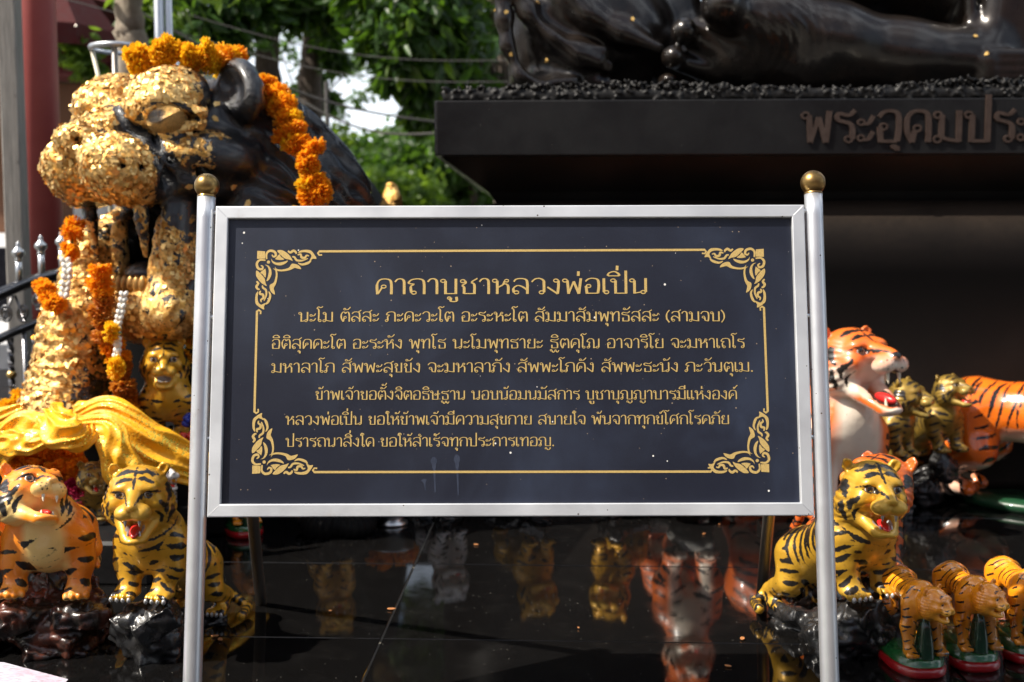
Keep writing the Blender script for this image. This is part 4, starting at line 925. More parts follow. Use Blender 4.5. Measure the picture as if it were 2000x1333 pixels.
# the figure: robe, toes, sole and shin, folded hem; torso and head carry on above the frame
st = Sculpt(.05)
A = lambda px, py, Y=3.95: np.array(at_y(px, py, Y))
pm = lambda p, Y=3.95: p*Y/FPX
st.ell(A(1130, 30, 4.1), (.27, .24, .20), (0, -6, 0)); st.ell(A(1080, 80, 4.08), (.17, .2, .19)); st.ell(A(1220, 70, 4.08), (.17, .2, .17)); st.ell(A(1120, -140, 4.2), (.28, .3, .3)); st.cone(A(1030, 150, 4.05), A(1240, 150, 4.05), .07, .07)
for path, r, k_ in (([(975, -20), (984, 40), (992, 90), (1016, 150), (1060, 163), (1120, 160)], .020, .05), ([(1000, -30), (1040, 30), (1085, 75), (1130, 108), (1190, 130)], .022, .055), ([(1095, -30), (1150, 30), (1215, 65), (1288, 95)], .02, .06), ([(1060, 60), (1110, 85), (1180, 98)], .010, .04)):
    for i in range(len(path)-1): st.cone(A(*path[i], 3.865), A(*path[i+1], 3.865), r, r, k=k_)
for path, r in (([(1030, 80), (1045, 110), (1062, 138)], .020), ([(1060, 25), (1110, 62)], .012)):
    for i in range(len(path)-1): st.cone(A(*path[i], 3.85), A(*path[i+1], 3.85), r, r, k=.045, sub=True)
st.chain([A(1190, 128, 3.84), A(1230, 146, 3.83), A(1300, 140, 3.83)], [.024, .032, .03], k=.02, sub=True)
# toes and foot, the sole turned up to the right
st.ell(A(1290, 60, 4.14), (.16, .12, .24)); st.ell(A(1400, 110, 4.08), (.2, .12, .14))
st.ell(A(1110, 118, 3.98), (.14, .10, .10)); st.cone(A(1050, 165, 3.93), A(1185, 168, 3.92), .035, .03, k=.05)
st.ell(A(1336, 62, 3.79), (.046, .06, .046), k=.010); st.cone(A(1345, 68, 3.84), A(1420, 110, 3.9), .040, .06, k=.02)
st.ell(A(1314, 112, 3.80), (.042, .06, .040), k=.010); st.cone(A(1325, 120, 3.85), A(1420, 150, 3.92), .036, .05, k=.02)
st.ell(A(1303, 158, 3.83), (.034, .06, .026), k=.010)
st.ell(A(1410, 14, 3.76), (.072, .09, .070), k=.015)
st.chain([A(1440, 30, 3.82), A(1500, 50, 3.86), A(1620, 88, 3.90), A(1760, 116, 3.94), A(1900, 124, 3.96)], [.078, .125, .14, .128, .125], k=.06)
st.chain([A(1430, 120, 3.90), A(1560, 125, 3.90), A(1760, 145, 3.96)], [.085, .11, .1], k=.06)
for c_, w_, Yt in (((1336, 62), 20, 3.735), ((1314, 112), 18, 3.745), ((1410, 14), 30, 3.68)):
    x, y = c_; st.chain([A(x-w_*.8, y+2, Yt), A(x-w_*.3, y+w_*.75, Yt-.005), A(x+w_*.6, y+w_*.7, Yt)], [.0028, .0028, .002], k=.005, sub=True)
# robe cuff and hem at the right, lap, torso beyond the frame
st.box(A(1985, 20, 4.02), (.17, .14, .26), (0, 8, 6), rad=.06); st.cone(A(1893, -40, 3.93), A(1905, 150, 3.93), .02, .025, k=.02)
for i in range(4): st.cone(A(1930+4*i, 105+17*i, 3.84), A(2140, 108+15*i, 3.84), .018, .02, k=.01)
st.cone(A(1925, 120, 3.85), A(1925, 150, 3.85), .03, .03, k=.02)
st.ell(A(1650, -130, 4.3), (.62, .36, .34)); st.ell(A(1950, -60, 4.4), (.7, .4, .38))
cx_ = A(1950, 0, 4.55)[0]
st.ell((cx_, 4.6, 2.25), (.46, .32, .62), k=.1); st.ell((cx_, 4.6, 2.62), (.56, .28, .22), k=.12); st.ell((cx_, 4.55, 3.15), (.2, .23, .28), k=.06); st.cone((cx_, 4.6, 2.7), (cx_, 4.58, 3.0), .14, .13, k=.05)
for sd in (-1, 1): st.chain([(cx_+sd*.5, 4.6, 2.6), (cx_+sd*.6, 4.4, 2.1), (cx_+sd*.1, 4.12, 1.83)], [.14, .12, .09], k=.06)
st.chain([(cx_+.3, 4.2, 1.5), (cx_+.9, 4.05, 1.5), (cx_+1.2, 4.2, 1.5)], [.2, .22, .25], k=.1)
V, Q = st.verts(.0085); V = smooth_mesh(V, Q, 2); N = vnormals(V, Q); V = V+N*(fbm(V, 2.2, 9, 2)[:, None]*.004)
wc = A(1545, 62, 3.8); wr = np.exp(-(((V[:, 0]-wc[0])/.14)**2+((V[:, 2]-wc[2])/.11)**2)); V = V-N*((np.abs(np.sin((V[:, 0]*1.0+V[:, 2]*.55+.12*(V[:, 2]-wc[2])**2*40)*95+vnoise(V, 9, 2)*1.6))**.6*wr*.0045)[:, None])
V[:, 2] = np.maximum(V[:, 2], 1.296)
stat = empty('seated_statue', (0, 0, 0), label='glossy dark bronze robed figure seated cross-legged on the plinth, only robe and foot in view', cat='statue')
link('figure', np_mesh('figure', V, Q), M_BRZ, stat)
M_LEAF = NT('gold_leaf'); t = M_LEAF; n = t.noise(60, 4, .7); t.set('Base Color', t.mix(t.ramp(n, .3, .7), (.80, .45, .11), (.94, .66, .28))); t.set('Metallic', .75); t.set('Roughness', .32); t.bump(n, .6, .004); M_LEAF = t.m
M_LEAF2 = NT('gold_leaf_scrap'); t = M_LEAF2; t.set('Base Color', (.8, .50, .15)); t.set('Metallic', .4); t.set('Roughness', .4); M_LEAF2 = t.m
from mathutils.bvhtree import BVHTree
def scraps(parent, V, Q, spots, size, mat, seed=1, name='gold_leaf_scrap'):
    bvh = BVHTree.FromPolygons([tuple(v) for v in V], [tuple(q) for q in Q]); rn = random.Random(seed)
    for px, py in spots:
        d = (cam_pt(px, py, 1.)-EYE).normalized(); hit, nn, _, _ = bvh.ray_cast(EYE, d)
        if hit is None: continue
        m = MB(); s_ = size*rn.uniform(.7, 1.3); e1 = nn.orthogonal().normalized(); e1.rotate(Matrix.Rotation(rn.uniform(0, 6.28), 3, nn)); e2 = nn.cross(e1)
        q = [e1*rn.uniform(.6, 1.1)*s_*math.cos(a)+e2*rn.uniform(.5, 1)*s_*math.sin(a)+nn*(.0015+rn.uniform(0, .004)) for a in (0, 1.2, 2.5, 3.7, 5)]
        m.add([hit+k for k in q]+[hit+k-nn*.001 for k in q], [(0, 1, 2, 3, 4)]+[(i, i+5, (i+1) % 5+5, (i+1) % 5) for i in range(5)]); m.build(name, mat, parent)
scraps(stat, V, Q, [(968, 20), (988, 24), (998, 106), (1905, 72), (1927, 106), (1235, 38), (1068, 118), (1050, 6)], .009, M_LEAF2)

# ------------------------------------------------------------------ giant tiger: black body, face covered in gold leaf
BT = empty('giant_tiger_statue', (0, 0, 0), label='giant black roaring tiger, its face and leg covered in gold leaf, garlands on its head', cat='statue')
BY = -36.; BS = .565; BR = rotm(-3, 0, BY); BC = np.array(cam_pt(445, 332, 3.25))
b = Sculpt(.07); b.frame(BR, BC, BS)
b.ell((0, -.02, .09), (.46, .52, .38), k=.12); b.ell((0, .36, -.28), (.54, .48, .58), k=.15)
for x in (-1, 1):
    b.ell((x*.36, .05, -.28), (.22, .34, .36), k=.12)
    b.ell((x*.215, -.53, .272), (.17, .20, .128), (24, x*16, 0), k=.045)          # brow lumps
    b.ell((x*.16, -.62, .17), (.10, .1, .09), k=.05)
    b.ell((x*.34, -.40, .0), (.15, .24, .12), (0, 0, x*-20), k=.07)           # cheekbone
    b.ell((x*.155, -.70, -.085), (.185, .22, .165), (-14, 0, x*-8), k=.055); b.ell((x*.20, -.56, -.06), (.13, .2, .11), (-20, 0, x*-14), k=.05)        # lip pads
    b.ell((x*.32, -.40, -.13), (.10, .18, .07), k=.05); b.cone((-.2*x, -.74, .185), (x*.12, -.74, .17), .022, .03, k=.05, sub=True); b.cone((x*.12, -.74, .15), (x*.26, -.66, .0), .03, .03, k=.04, sub=True); b.cone((x*.26, -.66, .0), (x*.31, -.60, -.14), .03, .026, k=.04, sub=True); b.cone((x*.36, -.52, .02), (x*.42, -.42, -.16), .026, .026, k=.05, sub=True)
    b.ell((x*.37, -.24, .33), (.20, .09, .145), (6, x*32, x*-16), k=.05)       # ear
    b.ell((x*.385, -.33, .34), (.125, .06, .08), (6, x*32, x*-16), k=.03, sub=True)
    b.cone((x*.36, .0, -.42), (x*.22, -.42, -.70), .16, .12, k=.08)           # jaw
    b.ell((x*.30, -.56, .16), (.115, .09, .07), (0, 0, x*-20), k=.015, sub=True)
    b.cone((x*.17, -.655, .165), (x*.29, -.635, .245), .026, .03, k=.012); b.cone((x*.29, -.635, .245), (x*.43, -.50, .18), .03, .02, k=.012)   # lids
    b.cone((x*.18, -.645, .14), (x*.29, -.61, .072), .02, .02, k=.012); b.cone((x*.29, -.61, .072), (x*.41, -.50, .14), .022, .018, k=.012); b.cone((x*.30, -.60, .03), (x*.44, -.46, .06), .02, .02, k=.03)
b.cone((0, -.45, .20), (0, -.74, .06), .15, .12, k=.04)
b.ell((0, -.86, .035), (.125, .08, .075), k=.025); b.ell((.075, -.90, .025), (.03, .05, .025), k=.02, sub=True); b.cone((0, -.93, -.03), (0, -.93, -.2), .02, .02, k=.04, sub=True); b.ell((0, -.62, .38), (.045, .2, .13), k=.05, sub=True)
for i in range(5): b.cone((.24+.0*i, -.62-.07*i, .06-.035*i), (.34, -.60-.07*i, -.04-.03*i), .012, .012, k=.02, sub=True)
b.ell((0, -.42, -.72), (.29, .24, .12), k=.06); b.ell((0, -.46, -.80), (.22, .16, .08), k=.06)
b.cone((-.2, -.54, -.665), (.2, -.54, -.665), .055, .055, k=.025); b.ell((.27, -.5, -.4), (.06, .1, .3), k=.04)
b.ell((-.03, -.50, -.42), (.23, .44, .22), k=.04, sub=True)                        # mouth
b.ell((0, -.28, -.55), (.18, .3, .09), k=.05)                                   # tongue bed
V, Q = b.verts(.0078)
V = smooth_mesh(V, Q, 1); N = vnormals(V, Q)
HL = ((V-BC) @ BR)/BS
mane = np.clip((HL[:, 1]+.30)*3.2, 0, 1)*np.clip(1.2-np.clip(HL[:, 2]-.25, 0, 1)*4, 0, 1)
uu = HL[:, 1]*.55+HL[:, 2]*.9; gr = np.sin(uu*62+3.5*vnoise(HL, 4, 5)+2*vnoise(HL, 11, 6)); 
lum = fbm(HL, 7, 3, 2)*.005+np.abs(vnoise(HL, 26, 8))*.006
gold = np.clip((np.where(HL[:, 2] > .08, -.30, -.45)-HL[:, 1])*3.2+.55+.55*fbm(HL, 5, 21, 3)-.7*np.clip((HL[:, 1]+.45)*3, 0, 1)*(HL[:, 0] > .2), -1, 2)
gold = gold-1.3*(HL[:, 2] > .13)*np.clip((np.abs(HL[:, 0])-.22)*8, 0, 1)*np.clip((HL[:, 1]+.52)*8, 0, 1)
gold = np.where((HL[:, 2] < -.62), 1.0-np.clip((HL[:, 1]+.45)*3, 0, 2)-np.clip((-.78-HL[:, 2])*4, 0, 1)*.6+.3*fbm(HL, 6, 4, 2), gold)
dA, tA = seg_d(HL, (.0, -.70, .20), (.17, -.68, .10)); dB, tB = seg_d(HL, (.17, -.68, .09), (.30, -.58, -.14))
ey = np.abs(np.linalg.norm((HL-[.29, -.56, .16])/[.125, .16, .078], axis=1)-.95); gold = gold-np.clip(1-ey/.16, 0, 1)*1.6*(HL[:, 0] > .1)*(HL[:, 2] > .14)
gold = gold-np.clip(1-np.minimum(dA/.07, dB/.115), 0, 1)*2.4-np.clip((HL[:, 0]-.14)*2.2, 0, .55)*(HL[:, 2] < .12)*(HL[:, 2] > -.35)-.12
pr_ = np.clip(1.25-np.linalg.norm((np.abs(HL)*[1, 0, 0]+HL*[0, 1, 1]-[.18, -.70, -.08])/[.2, .24, .17], axis=1), 0, 1)*(HL[:, 1] < -.4); V = V-N*((np.abs(np.sin((HL[:, 2]*.9+HL[:, 1]*.55)*48+vnoise(HL, 8, 2)*1.2))**.5*pr_*.006)[:, None])
Ps = smooth_mesh(V, Q, 30, .7); conc = ((Ps-V)*N).sum(1); gold = gold-np.clip(conc/.0035-.15, 0, 1)*1.5*(HL[:, 1] < -.2)
cv_ = np.linalg.norm((HL-[-.03, -.50, -.42])/[.23, .44, .22], axis=1); gold = np.where((cv_ < 1.10) & (HL[:, 2] > -.62) & (HL[:, 2] < -.22), gold-1.8, gold)
V = V+N*((gr*mane*.0115)[:, None]+(lum*np.clip(gold, 0, 1)*.9)[:, None])
t = NT('gold_leafed_black'); c = t.coord(); gA = t.attr('gold')
vv = t.node('ShaderNodeTexVoronoi', feature='F1'); vv.inputs['Scale'].default_value = 62; dn = t.noise(40, 3, .6, c, out='Color'); mm_ = t.node('ShaderNodeMix', data_type='RGBA'); mm_.inputs[0].default_value = .04; t.L(c, mm_.inputs[6]); t.L(dn, mm_.inputs[7]); t.L(mm_.outputs[2], vv.inputs['Vector'])
sp_ = t.node('ShaderNodeSeparateColor'); t.L(vv.outputs['Color'], sp_.inputs[0])
nf = t.noise(26, 6, .7, c); nl = t.noise(110, 4, .7, c)
msk = t.ramp(t.math('ADD', t.math('ADD', gA, t.math('MULTIPLY', t.math('SUBTRACT', sp_.outputs[0], .5), .75)), t.math('MULTIPLY', t.math('SUBTRACT', nf, .5), 2.3)), .40, .46)
gcol = t.mix(sp_.outputs[1], (.82, .46, .11), (.93, .66, .28)); gcol = t.mix(t.ramp(nf, .46, .62), gcol, (.34, .14, .02)); gcol = t.mix(t.ramp(nl, .56, .66), gcol, (.07, .025, .006))
t.set('Base Color', t.mix(msk, (.005, .0055, .0075), gcol)); t.set('Coat Weight', t.math('MULTIPLY', t.math('SUBTRACT', 1., msk), .6)); t.set('Coat Roughness', .2); t.set('Metallic', t.math('MULTIPLY', msk, .8)); t.set('Roughness', t.mix(msk, (.27, .27, .27), t.mix(sp_.outputs[2], (.30, .30, .30), (.5, .5, .5))))
t.bump(t.math('ADD', t.math('MULTIPLY', sp_.outputs[2], t.math('MULTIPLY', msk, .9)), t.math('ADD', nl, t.math('MULTIPLY', nf, .8))), .75, .0055)
M_GOLDLEAF = t.m
bh = link('head', np_mesh('head', V, Q, {'gold': gold}), M_GOLDLEAF, BT); BHV, BHQ, BHG = V, Q, gold
def big(p): return BR @ (np.array(p, float)*BS)+BC
tee = NT('toothgold').m
for x in (-1, 1):
    for nm, p0_, p1_, r0, r1 in (('fang', (x*.20, -.68, -.12), (x*.19, -.62, -.47), .055, .012), ('lower_fang', (x*.21, -.50, -.72), (x*.20, -.49, -.33), .12 if x > 0 else .07, .075 if x > 0 else .04)):
        s = Sculpt(.02); s.cone(big(p0_), big(p1_), r0*BS, r1*BS); s.cone(big(p0_), big((p0_[0], p0_[1]+.02, p0_[2]+(-.04 if nm == 'fang' else -.02))), r0*BS*1.15, r0*BS*.9)
        V, Q = s.verts(.005); N = vnormals(V, Q); V = V+N*(fbm(V, 40, 2, 3)[:, None]*.004)
        gg = np.full(len(V), .75 if nm == 'lower_fang' else .45)
        o = link(nm, np_mesh(nm, V, Q, {'gold': gg}), M_GOLDLEAF, BT)
    e = bpy.data.objects.new('eye', ME_EYE.copy()); COL.objects.link(e); e.parent = BT; e.data.materials.clear(); e.data.materials.append(M_GOLDLEAF)
    at_ = e.data.attributes.new('gold', 'FLOAT', 'POINT'); at_.data.foreach_set('value', [(.75 if math.hypot(v.co.x+.25, v.co.z) > .42 or v.co.y > 0 else .05) for v in e.data.vertices])
    e.matrix_local = Matrix.Translation(Vector(big((x*.29, -.60, .155)))) @ Matrix.Diagonal((.055, .048, .044, 1))
# incisor rows
for z, n_, up in ((-.60, 6, 1),):
    for k in range(n_):
        a_ = (k-2.5)*.045; s = MB(); s.sphere(tuple(big((a_, -.575, z))), .014, 10, 7, (1, 1, 1.8)); o = s.build('incisor', simple('dull_gold', (.35, .2, .06), .4, .6) if k == 0 else bpy.data.materials['dull_gold'], BT, True)
# body and legs
s = Sculpt(.12)
bc = np.array(at_y(545, 500, 4.05)); s.ell(bc, (.31, .7, .56)); s.ell(np.array(at_y(430, 560, 3.75)), (.36, .4, .5)); s.ell(bc+(0, .8, -.05), (.34, .6, .5)); s.cone(np.array(at_y(420, 500, 3.7)), np.array(at_y(330, 820, 3.6)), .22, .16)
s.cone(bc+(-.1, .9, -.2), bc+(-.15, 1.1, -.75), .2, .12); s.cone(bc+(.15, .9, -.2), bc+(.2, 1.1, -.75), .2, .12)
V, Q = s.verts(.02); N = vnormals(V, Q); V = V+N*(fbm(V, 5, 2, 2)[:, None]*.006)
M_BLK = NT('black_gloss'); t = M_BLK; n = t.noise(30, 4, .6); t.set('Base Color', (.003, .003, .0032)); t.set('Specular IOR Level', .12); t.set('Roughness', .7); t.bump(n, .2, .01); M_BLK = t.m
link('body', np_mesh('body', V, Q), M_BLK, BT)
# near foreleg, thick with overlapping leaf
s = Sculpt(.05); P1, P2, P3 = (np.array(at_y(*q)) for q in ((176, 500, 3.12), (150, 640, 3.05), (128, 800, 3.0)))
s.cone(P1, P2, .055, .085); s.cone(P2, P3, .085, .115); s.cone(P1, P1+(.16, .3, .12), .06, .12)
V, Q = s.verts(.006); N = vnormals(V, Q)
V = V+N*((np.sin(V[:, 2]*230+5*vnoise(V, 22, 3)+7*vnoise(V, 9, 1))*.0022+np.abs(vnoise(V, 34, 9))*.007)[:, None])
gg = .95+.3*fbm(V, 9, 2, 2)-np.clip((V[:, 0]-P2[0]-.015)*9, 0, 1.2)-np.clip((P3[2]+.12-V[:, 2])*3, 0, .6)*(V[:, 0] > P3[0]+.03)
link('foreleg', np_mesh('foreleg', V, Q, {'gold': gg}), M_GOLDLEAF, BT); FLV, FLQ, FLG = V, Q, gg
s = Sculpt(.04); T = [at_y(*q, 4.3) for q in ((730, 470), (757, 430), (768, 395), (762, 366))]; s.chain([np.array(q) for q in T], [.05, .04, .030, .022]); V, Q = s.verts(.008); N = vnormals(V, Q); V = V+N*(fbm(V, 30, 2, 2)[:, None]*.007)
link('gilded_tail_tip', np_mesh('tail', V, Q, {'gold': np.full(len(V), .95)}), M_GOLDLEAF, BT)
# loose leaf flakes standing off the gilded skin: far too many to count
def flakes(name, V, Q, G_, n, size, seed):
    rg = np.random.default_rng(seed); N = vnormals(V, Q); w = np.clip(G_, 0, 1)**2; w = w/w.sum()
    i = rg.choice(len(V), n, p=w); c_ = V[i]; nn = N[i]+rg.normal(0, .26, (n, 3)); nn /= np.linalg.norm(nn, axis=1)[:, None]
    r = rg.normal(0, 1, (n, 3)); e1 = np.cross(nn, r); e1 /= np.linalg.norm(e1, axis=1)[:, None]; e2 = np.cross(nn, e1); s_ = size*rg.uniform(.4, 1.25, (n, 1))
    off = N[i]*rg.uniform(.0003, .002, (n, 1)); P_ = np.stack([c_+off+(e1*a_+e2*b_)*s_ for a_, b_ in ((-1, -.8), (.9, -1), (1, .8), (-.8, 1))], 1)
    P_ += rg.normal(0, size*.12, P_.shape); me = np_mesh(name, P_.reshape(-1, 3), np.arange(4*n).reshape(-1, 4)); me.shade_flat(); o = link(name, me, M_LEAF, BT); o['kind'] = 'stuff'; return o
flakes('gold_leaf_flakes', BHV, BHQ, np.where(BHG > .35, BHG, .008), 3800, .0062, 3)
flakes('gold_leaf_flakes', FLV, FLQ, np.where(FLG > .3, FLG, .03), 1800, .0068, 4)
scraps(BT, BHV, BHQ, [(397, 216), (423, 204), (409, 290), (370, 365), (455, 365), (485, 398), (360, 250), (420, 232)], .011, M_LEAF)
# ------------------------------------------------------------------ marigolds, cloth, offerings on the left
def petal_mat(name, a, b, c_):
    t = NT(name); oi = t.node('ShaderNodeObjectInfo'); n = t.noise(1.6, 3, .6)
    t.set('Base Color', t.mix(t.ramp(n, .3, .7), t.mix(oi.outputs['Random'], a, b), c_)); t.set('Roughness', .6)
    tl = t.node('ShaderNodeBsdfTranslucent'); tl.inputs[0].default_value = (*b, 1); mx = t.node('ShaderNodeMixShader'); mx.inputs[0].default_value = .42
    t.L(t.b.outputs[0], mx.inputs[1]); t.L(tl.outputs[0], mx.inputs[2]); t.L(mx.outputs[0], t.n['Material Output'].inputs['Surface']); return t.m
M_MO = petal_mat('orange_petals', (.92, .38, .010), (.94, .47, .018), (.88, .26, .006)); M_MY = petal_mat('yellow_petals', (.90, .56, .012), (.92, .62, .02), (.88, .42, .008)); M_MD = petal_mat('faded_orange_petals', (.62, .20, .02), (.72, .30, .03), (.40, .10, .012)); M_MG = petal_mat('magenta_petals', (.50, .02, .09), (.6, .04, .14), (.35, .01, .06))
def pompom(seed, mat, n=95, flat=.78):
    rn = random.Random(seed); m = MB()
    for i in range(n):
        u = (i+.5)/n; z = 1-1.55*u; r = math.sqrt(max(0, 1-z*z)); a = i*2.39996+rn.uniform(-.2, .2)
        d = Vector((r*math.cos(a), r*math.sin(a), z)).normalized(); t1 = d.orthogonal().normalized(); t1.rotate(Matrix.Rotation(rn.uniform(-.5, .5)+a, 3, d)); t2 = d.cross(t1)
        w = rn.uniform(.17, .27); L = rn.uniform(.86, 1.12); cu = rn.uniform(-.14, .14)
        b0 = d*.25; P = [b0-t1*.05, b0+t1*.05, d*L*.7-t1*w+t2*cu*.5, d*L*.74+t2*(cu+.09), d*L*.7+t1*w+t2*cu*.5, d*L-t1*w*.75+t2*cu, d*(L+.04)+t2*(cu+.16), d*L*.97+t1*w*.7+t2*cu]
        m.add([(p.x, p.y, p.z*flat) for p in P], [(0, 1, 3), (0, 3, 2), (1, 4, 3), (2, 3, 6, 5), (3, 4, 7, 6)])
    m.sphere((0, 0, 0), .5, 8, 5, (1, 1, flat)); me = m.mesh('pompom'); me.materials.append(mat); return me
POM = {k: [pompom(i+s, m) for i in range(3)] for s, (k, m) in enumerate((('o', M_MO), ('y', M_MY), ('d', M_MD), ('m', M_MG)))}
def garland(label, pts, kinds, size=.024, step=.030, cat='garland', group=None, jit=.25, seed=0, two=False):
    rn = random.Random(seed); P = catmull(pts, 12) if len(pts) > 2 else [Vector(pts[0]).lerp(Vector(pts[1]), k/20) for k in range(21)]
    root = empty('marigold_garland', P[0], label=label, cat=cat, group=group); out = []; acc = 0; n = 0
    m = MB(); m.tube([p-P[0] for p in P], .0035, 5); m.build('string', bpy.data.materials['green_gloss'], root)
    for i in range(1, len(P)):
        acc += (P[i]-P[i-1]).length
        if acc >= step or i == 1:
            acc = 0
            for rep in range(2 if two else 1):
                o = bpy.data.objects.new('marigold', rn.choice(POM[kinds[n % len(kinds)]])); COL.objects.link(o); o.parent = root; n += 1
                j = Vector([rn.uniform(-jit, jit)*size for _ in range(3)])+(Vector((rn.uniform(-1, 1), -.3, rn.uniform(-1, 1)))*size*.6 if two else Vector())
                t = (P[i]-P[i-1]).normalized(); o.rotation_euler = t.to_track_quat('Z', 'Y').to_euler(); o.rotation_euler.rotate_axis('Z', rn.uniform(0, 6)); o.location = P[i]-P[0]+j; s_ = size*rn.uniform(.88, 1.15); o.scale = (s_, s_, s_)
    return root
Y = at_y
garland('bright yellow and orange marigold garland lying over the crown of the giant head', [Y(262, 126, 3.02), Y(300, 112, 3.03), Y(345, 104, 3.04), Y(400, 112, 3.05), Y(440, 118, 3.09), Y(466, 118, 3.14)], 'yyyo', .030, .015, two=True, seed=1)
garland('orange marigold garland hanging down behind the ear of the giant tiger', [Y(520, 172, 3.12), Y(548, 215, 3.08), Y(578, 262, 3.05), Y(604, 310, 3.03), Y(615, 360, 3.02), Y(612, 410, 3.02), Y(600, 480, 3.02)], 'ooooyo', .031, .021, two=True, seed=2)
garland('long column of orange marigolds hanging beside the giant lower jaw', [Y(196, 528, 2.92), Y(200, 580, 2.92), Y(200, 640, 2.92), Y(222, 690, 2.93), Y(240, 740, 2.93), Y(246, 800, 2.94), Y(262, 830, 2.96)], 'ooodddd', .030, .022, seed=3, two=False)
garland('short loop of orange marigolds hooked on the fence side of the leg', [Y(82, 556, 2.95), Y(86, 575, 2.93), Y(100, 590, 2.92), Y(116, 598, 2.92)], 'o', .026, .018, seed=4)
garland('two orange marigolds tied at the top of the gilded leg', [Y(150, 440, 2.98), Y(146, 460, 2.96), Y(134, 492, 2.95), Y(150, 500, 2.95)], 'o', .026, .030, seed=5)
garland('heap of orange marigolds under the gold cloth', [Y(45, 905, 2.86), Y(80, 888, 2.86), Y(110, 880, 2.88), Y(140, 900, 2.88), Y(150, 925, 2.86), Y(100, 925, 2.84), Y(60, 930, 2.84), Y(40, 945, 2.84)], 'o', .030, .026, two=True, seed=6)
garland('yellow marigolds at the left edge behind the cloth', [Y(-20, 830, 3.05), Y(10, 808, 3.05), Y(35, 792, 3.06), Y(60, 790, 3.06)], 'y', .028, .03, two=True, seed=7)
garland('yellow marigolds behind the jaw next to the left post', [Y(356, 690, 3.3), Y(372, 660, 3.3), Y(384, 640, 3.3)], 'y', .032, .03, two=True, seed=8)
garland('magenta flowers between the orange tiger and the tiny dark tiger', [Y(134, 945, 2.8), Y(148, 962, 2.8), Y(156, 975, 2.8)], 'm', .018, .022, cat='flowers', seed=9, two=True)
# jasmine strings: white beads
M_JAS = simple('jasmine_white', (.78, .76, .70), .5); bead = ellmesh('jasmine_bud', M_JAS, 8, 6)
def jas(label, pts, size=.008, sx=1.): 
    P = catmull(pts, 10) if len(pts) > 2 else [Vector(pts[0]).lerp(Vector(pts[1]), k/10) for k in range(11)]
    root = empty('jasmine_string', P[0], label=label, cat='garland', group=None); m = MB(); m.tube([p-P[0] for p in P], .0018, 5); m.build('thread', M_JAS, root); acc = 9; prev = P[0]; rn = random.Random(3)
    for p in P:
        acc += (p-prev).length; prev = p
        if acc >= size*1.55:
            acc = 0
            for dx in (-.6, .6):
                o = bpy.data.objects.new('jasmine_bud', bead); COL.objects.link(o); o.parent = root; o.location = p-P[0]+Vector((dx*size*sx, rn.uniform(-.3, .3)*size, 0)); o.scale = (size*.8, size*.8, size*1.1); o.rotation_euler = (0, dx*.8, 0)
    return root
jas('white jasmine string hanging in front of the marigold column', [Y(242, 575, 2.88), Y(236, 610, 2.88), Y(228, 645, 2.88), Y(230, 680, 2.88), Y(226, 700, 2.88)])
jas('white jasmine tuft hanging over the gilded leg', [Y(128, 508, 2.93), Y(132, 530, 2.92), Y(128, 560, 2.92), Y(124, 585, 2.92)], .009, 1.3)
for px, py, lab in ((226, 650, 'upper yellow marigold tassel on the jasmine string'), (228, 716, 'lower yellow marigold tassel on the jasmine string')):
    o = garland(lab, [Y(px-6, py, 2.86), Y(px+12, py+1, 2.86)], 'y', .030, .06, seed=px)
# gold cloth: gathered bands swept round the pedestal
M_CLOTH = NT('gold_brocade'); t = M_CLOTH; c = t.coord(); n = t.noise(7, 4, .6, c); v = t.voro(130, vec=c); tn = t.noise(5, 3, .5, c)
cr_ = t.math('ABSOLUTE', t.attr('cross')); sq = t.math('MULTIPLY', t.math('LESS_THAN', v, .42), t.math('MAXIMUM', t.ramp(tn, .52, .60), t.math('MULTIPLY', t.math('LESS_THAN', cr_, .80), t.math('GREATER_THAN', cr_, .28))))
t.set('Base Color', t.mix(sq, t.mix(t.ramp(n, .3, .7), (.80, .34, .005), (.88, .44, .010)), (.98, .72, .10))); t.set('Metallic', t.math('MULTIPLY', sq, .8)); t.set('Roughness', t.mix(sq, (.5, .5, .5), (.25, .25, .25))); t.bump(t.math('ADD', t.math('MULTIPLY', v, .25), t.math('MULTIPLY', t.noise(26, 4, .6, c, dist=1.2), 1.)), .5, .006); M_CLOTH = t.m
def sweep(name, pts, wid, mat, parent, folds=3, depth=.25, seed=0, nrm=(0, -1, .35), m_=96):
    rn = random.Random(seed); P = catmull(pts, 10); N = len(P); W_ = np.interp(np.linspace(0, 1, N), np.linspace(0, 1, len(wid)), wid); nr = Vector(nrm).normalized(); vs = []; ph = [rn.uniform(0, 6) for _ in range(4)]
    for i, p in enumerate(P):
        tg = (P[min(i+1, N-1)]-P[max(i-1, 0)]).normalized(); sd = tg.cross(nr).normalized(); up = sd.cross(tg); u = i/(N-1)
        for k in range(m_):
            a = 2*math.pi*k/m_; s_ = math.cos(a); h = math.sin(a)
            q_ = s_*math.pi*folds*.52+ph[0]+.9*math.sin(3*s_+u*7)+1.8*math.sin(u*5+ph[1]); f = (.35+.6*(1-abs(math.sin(q_))**1.1))*(1 if h > 0 else .4)
            vs.append(p+sd*s_*W_[i]*(1+.08*math.sin(u*17+ph[2]))+up*(h*W_[i]*depth*.7*(.25+1.4*f)+.06*W_[i]*math.sin(u*23+s_*5+ph[3])))
    m = MB(); m.add(vs, [(i*m_+k, i*m_+(k+1) % m_, (i+1)*m_+(k+1) % m_, (i+1)*m_+k) for i in range(N-1) for k in range(m_)]+[tuple(range(m_))[::-1], tuple((N-1)*m_+k for k in range(m_))])
    o = m.build(name, mat, parent, True); at = o.data.attributes.new('cross', 'FLOAT', 'POINT'); at.data.foreach_set('value', [math.cos(2*math.pi*(i % m_)/m_) for i in range(len(vs))]); return o
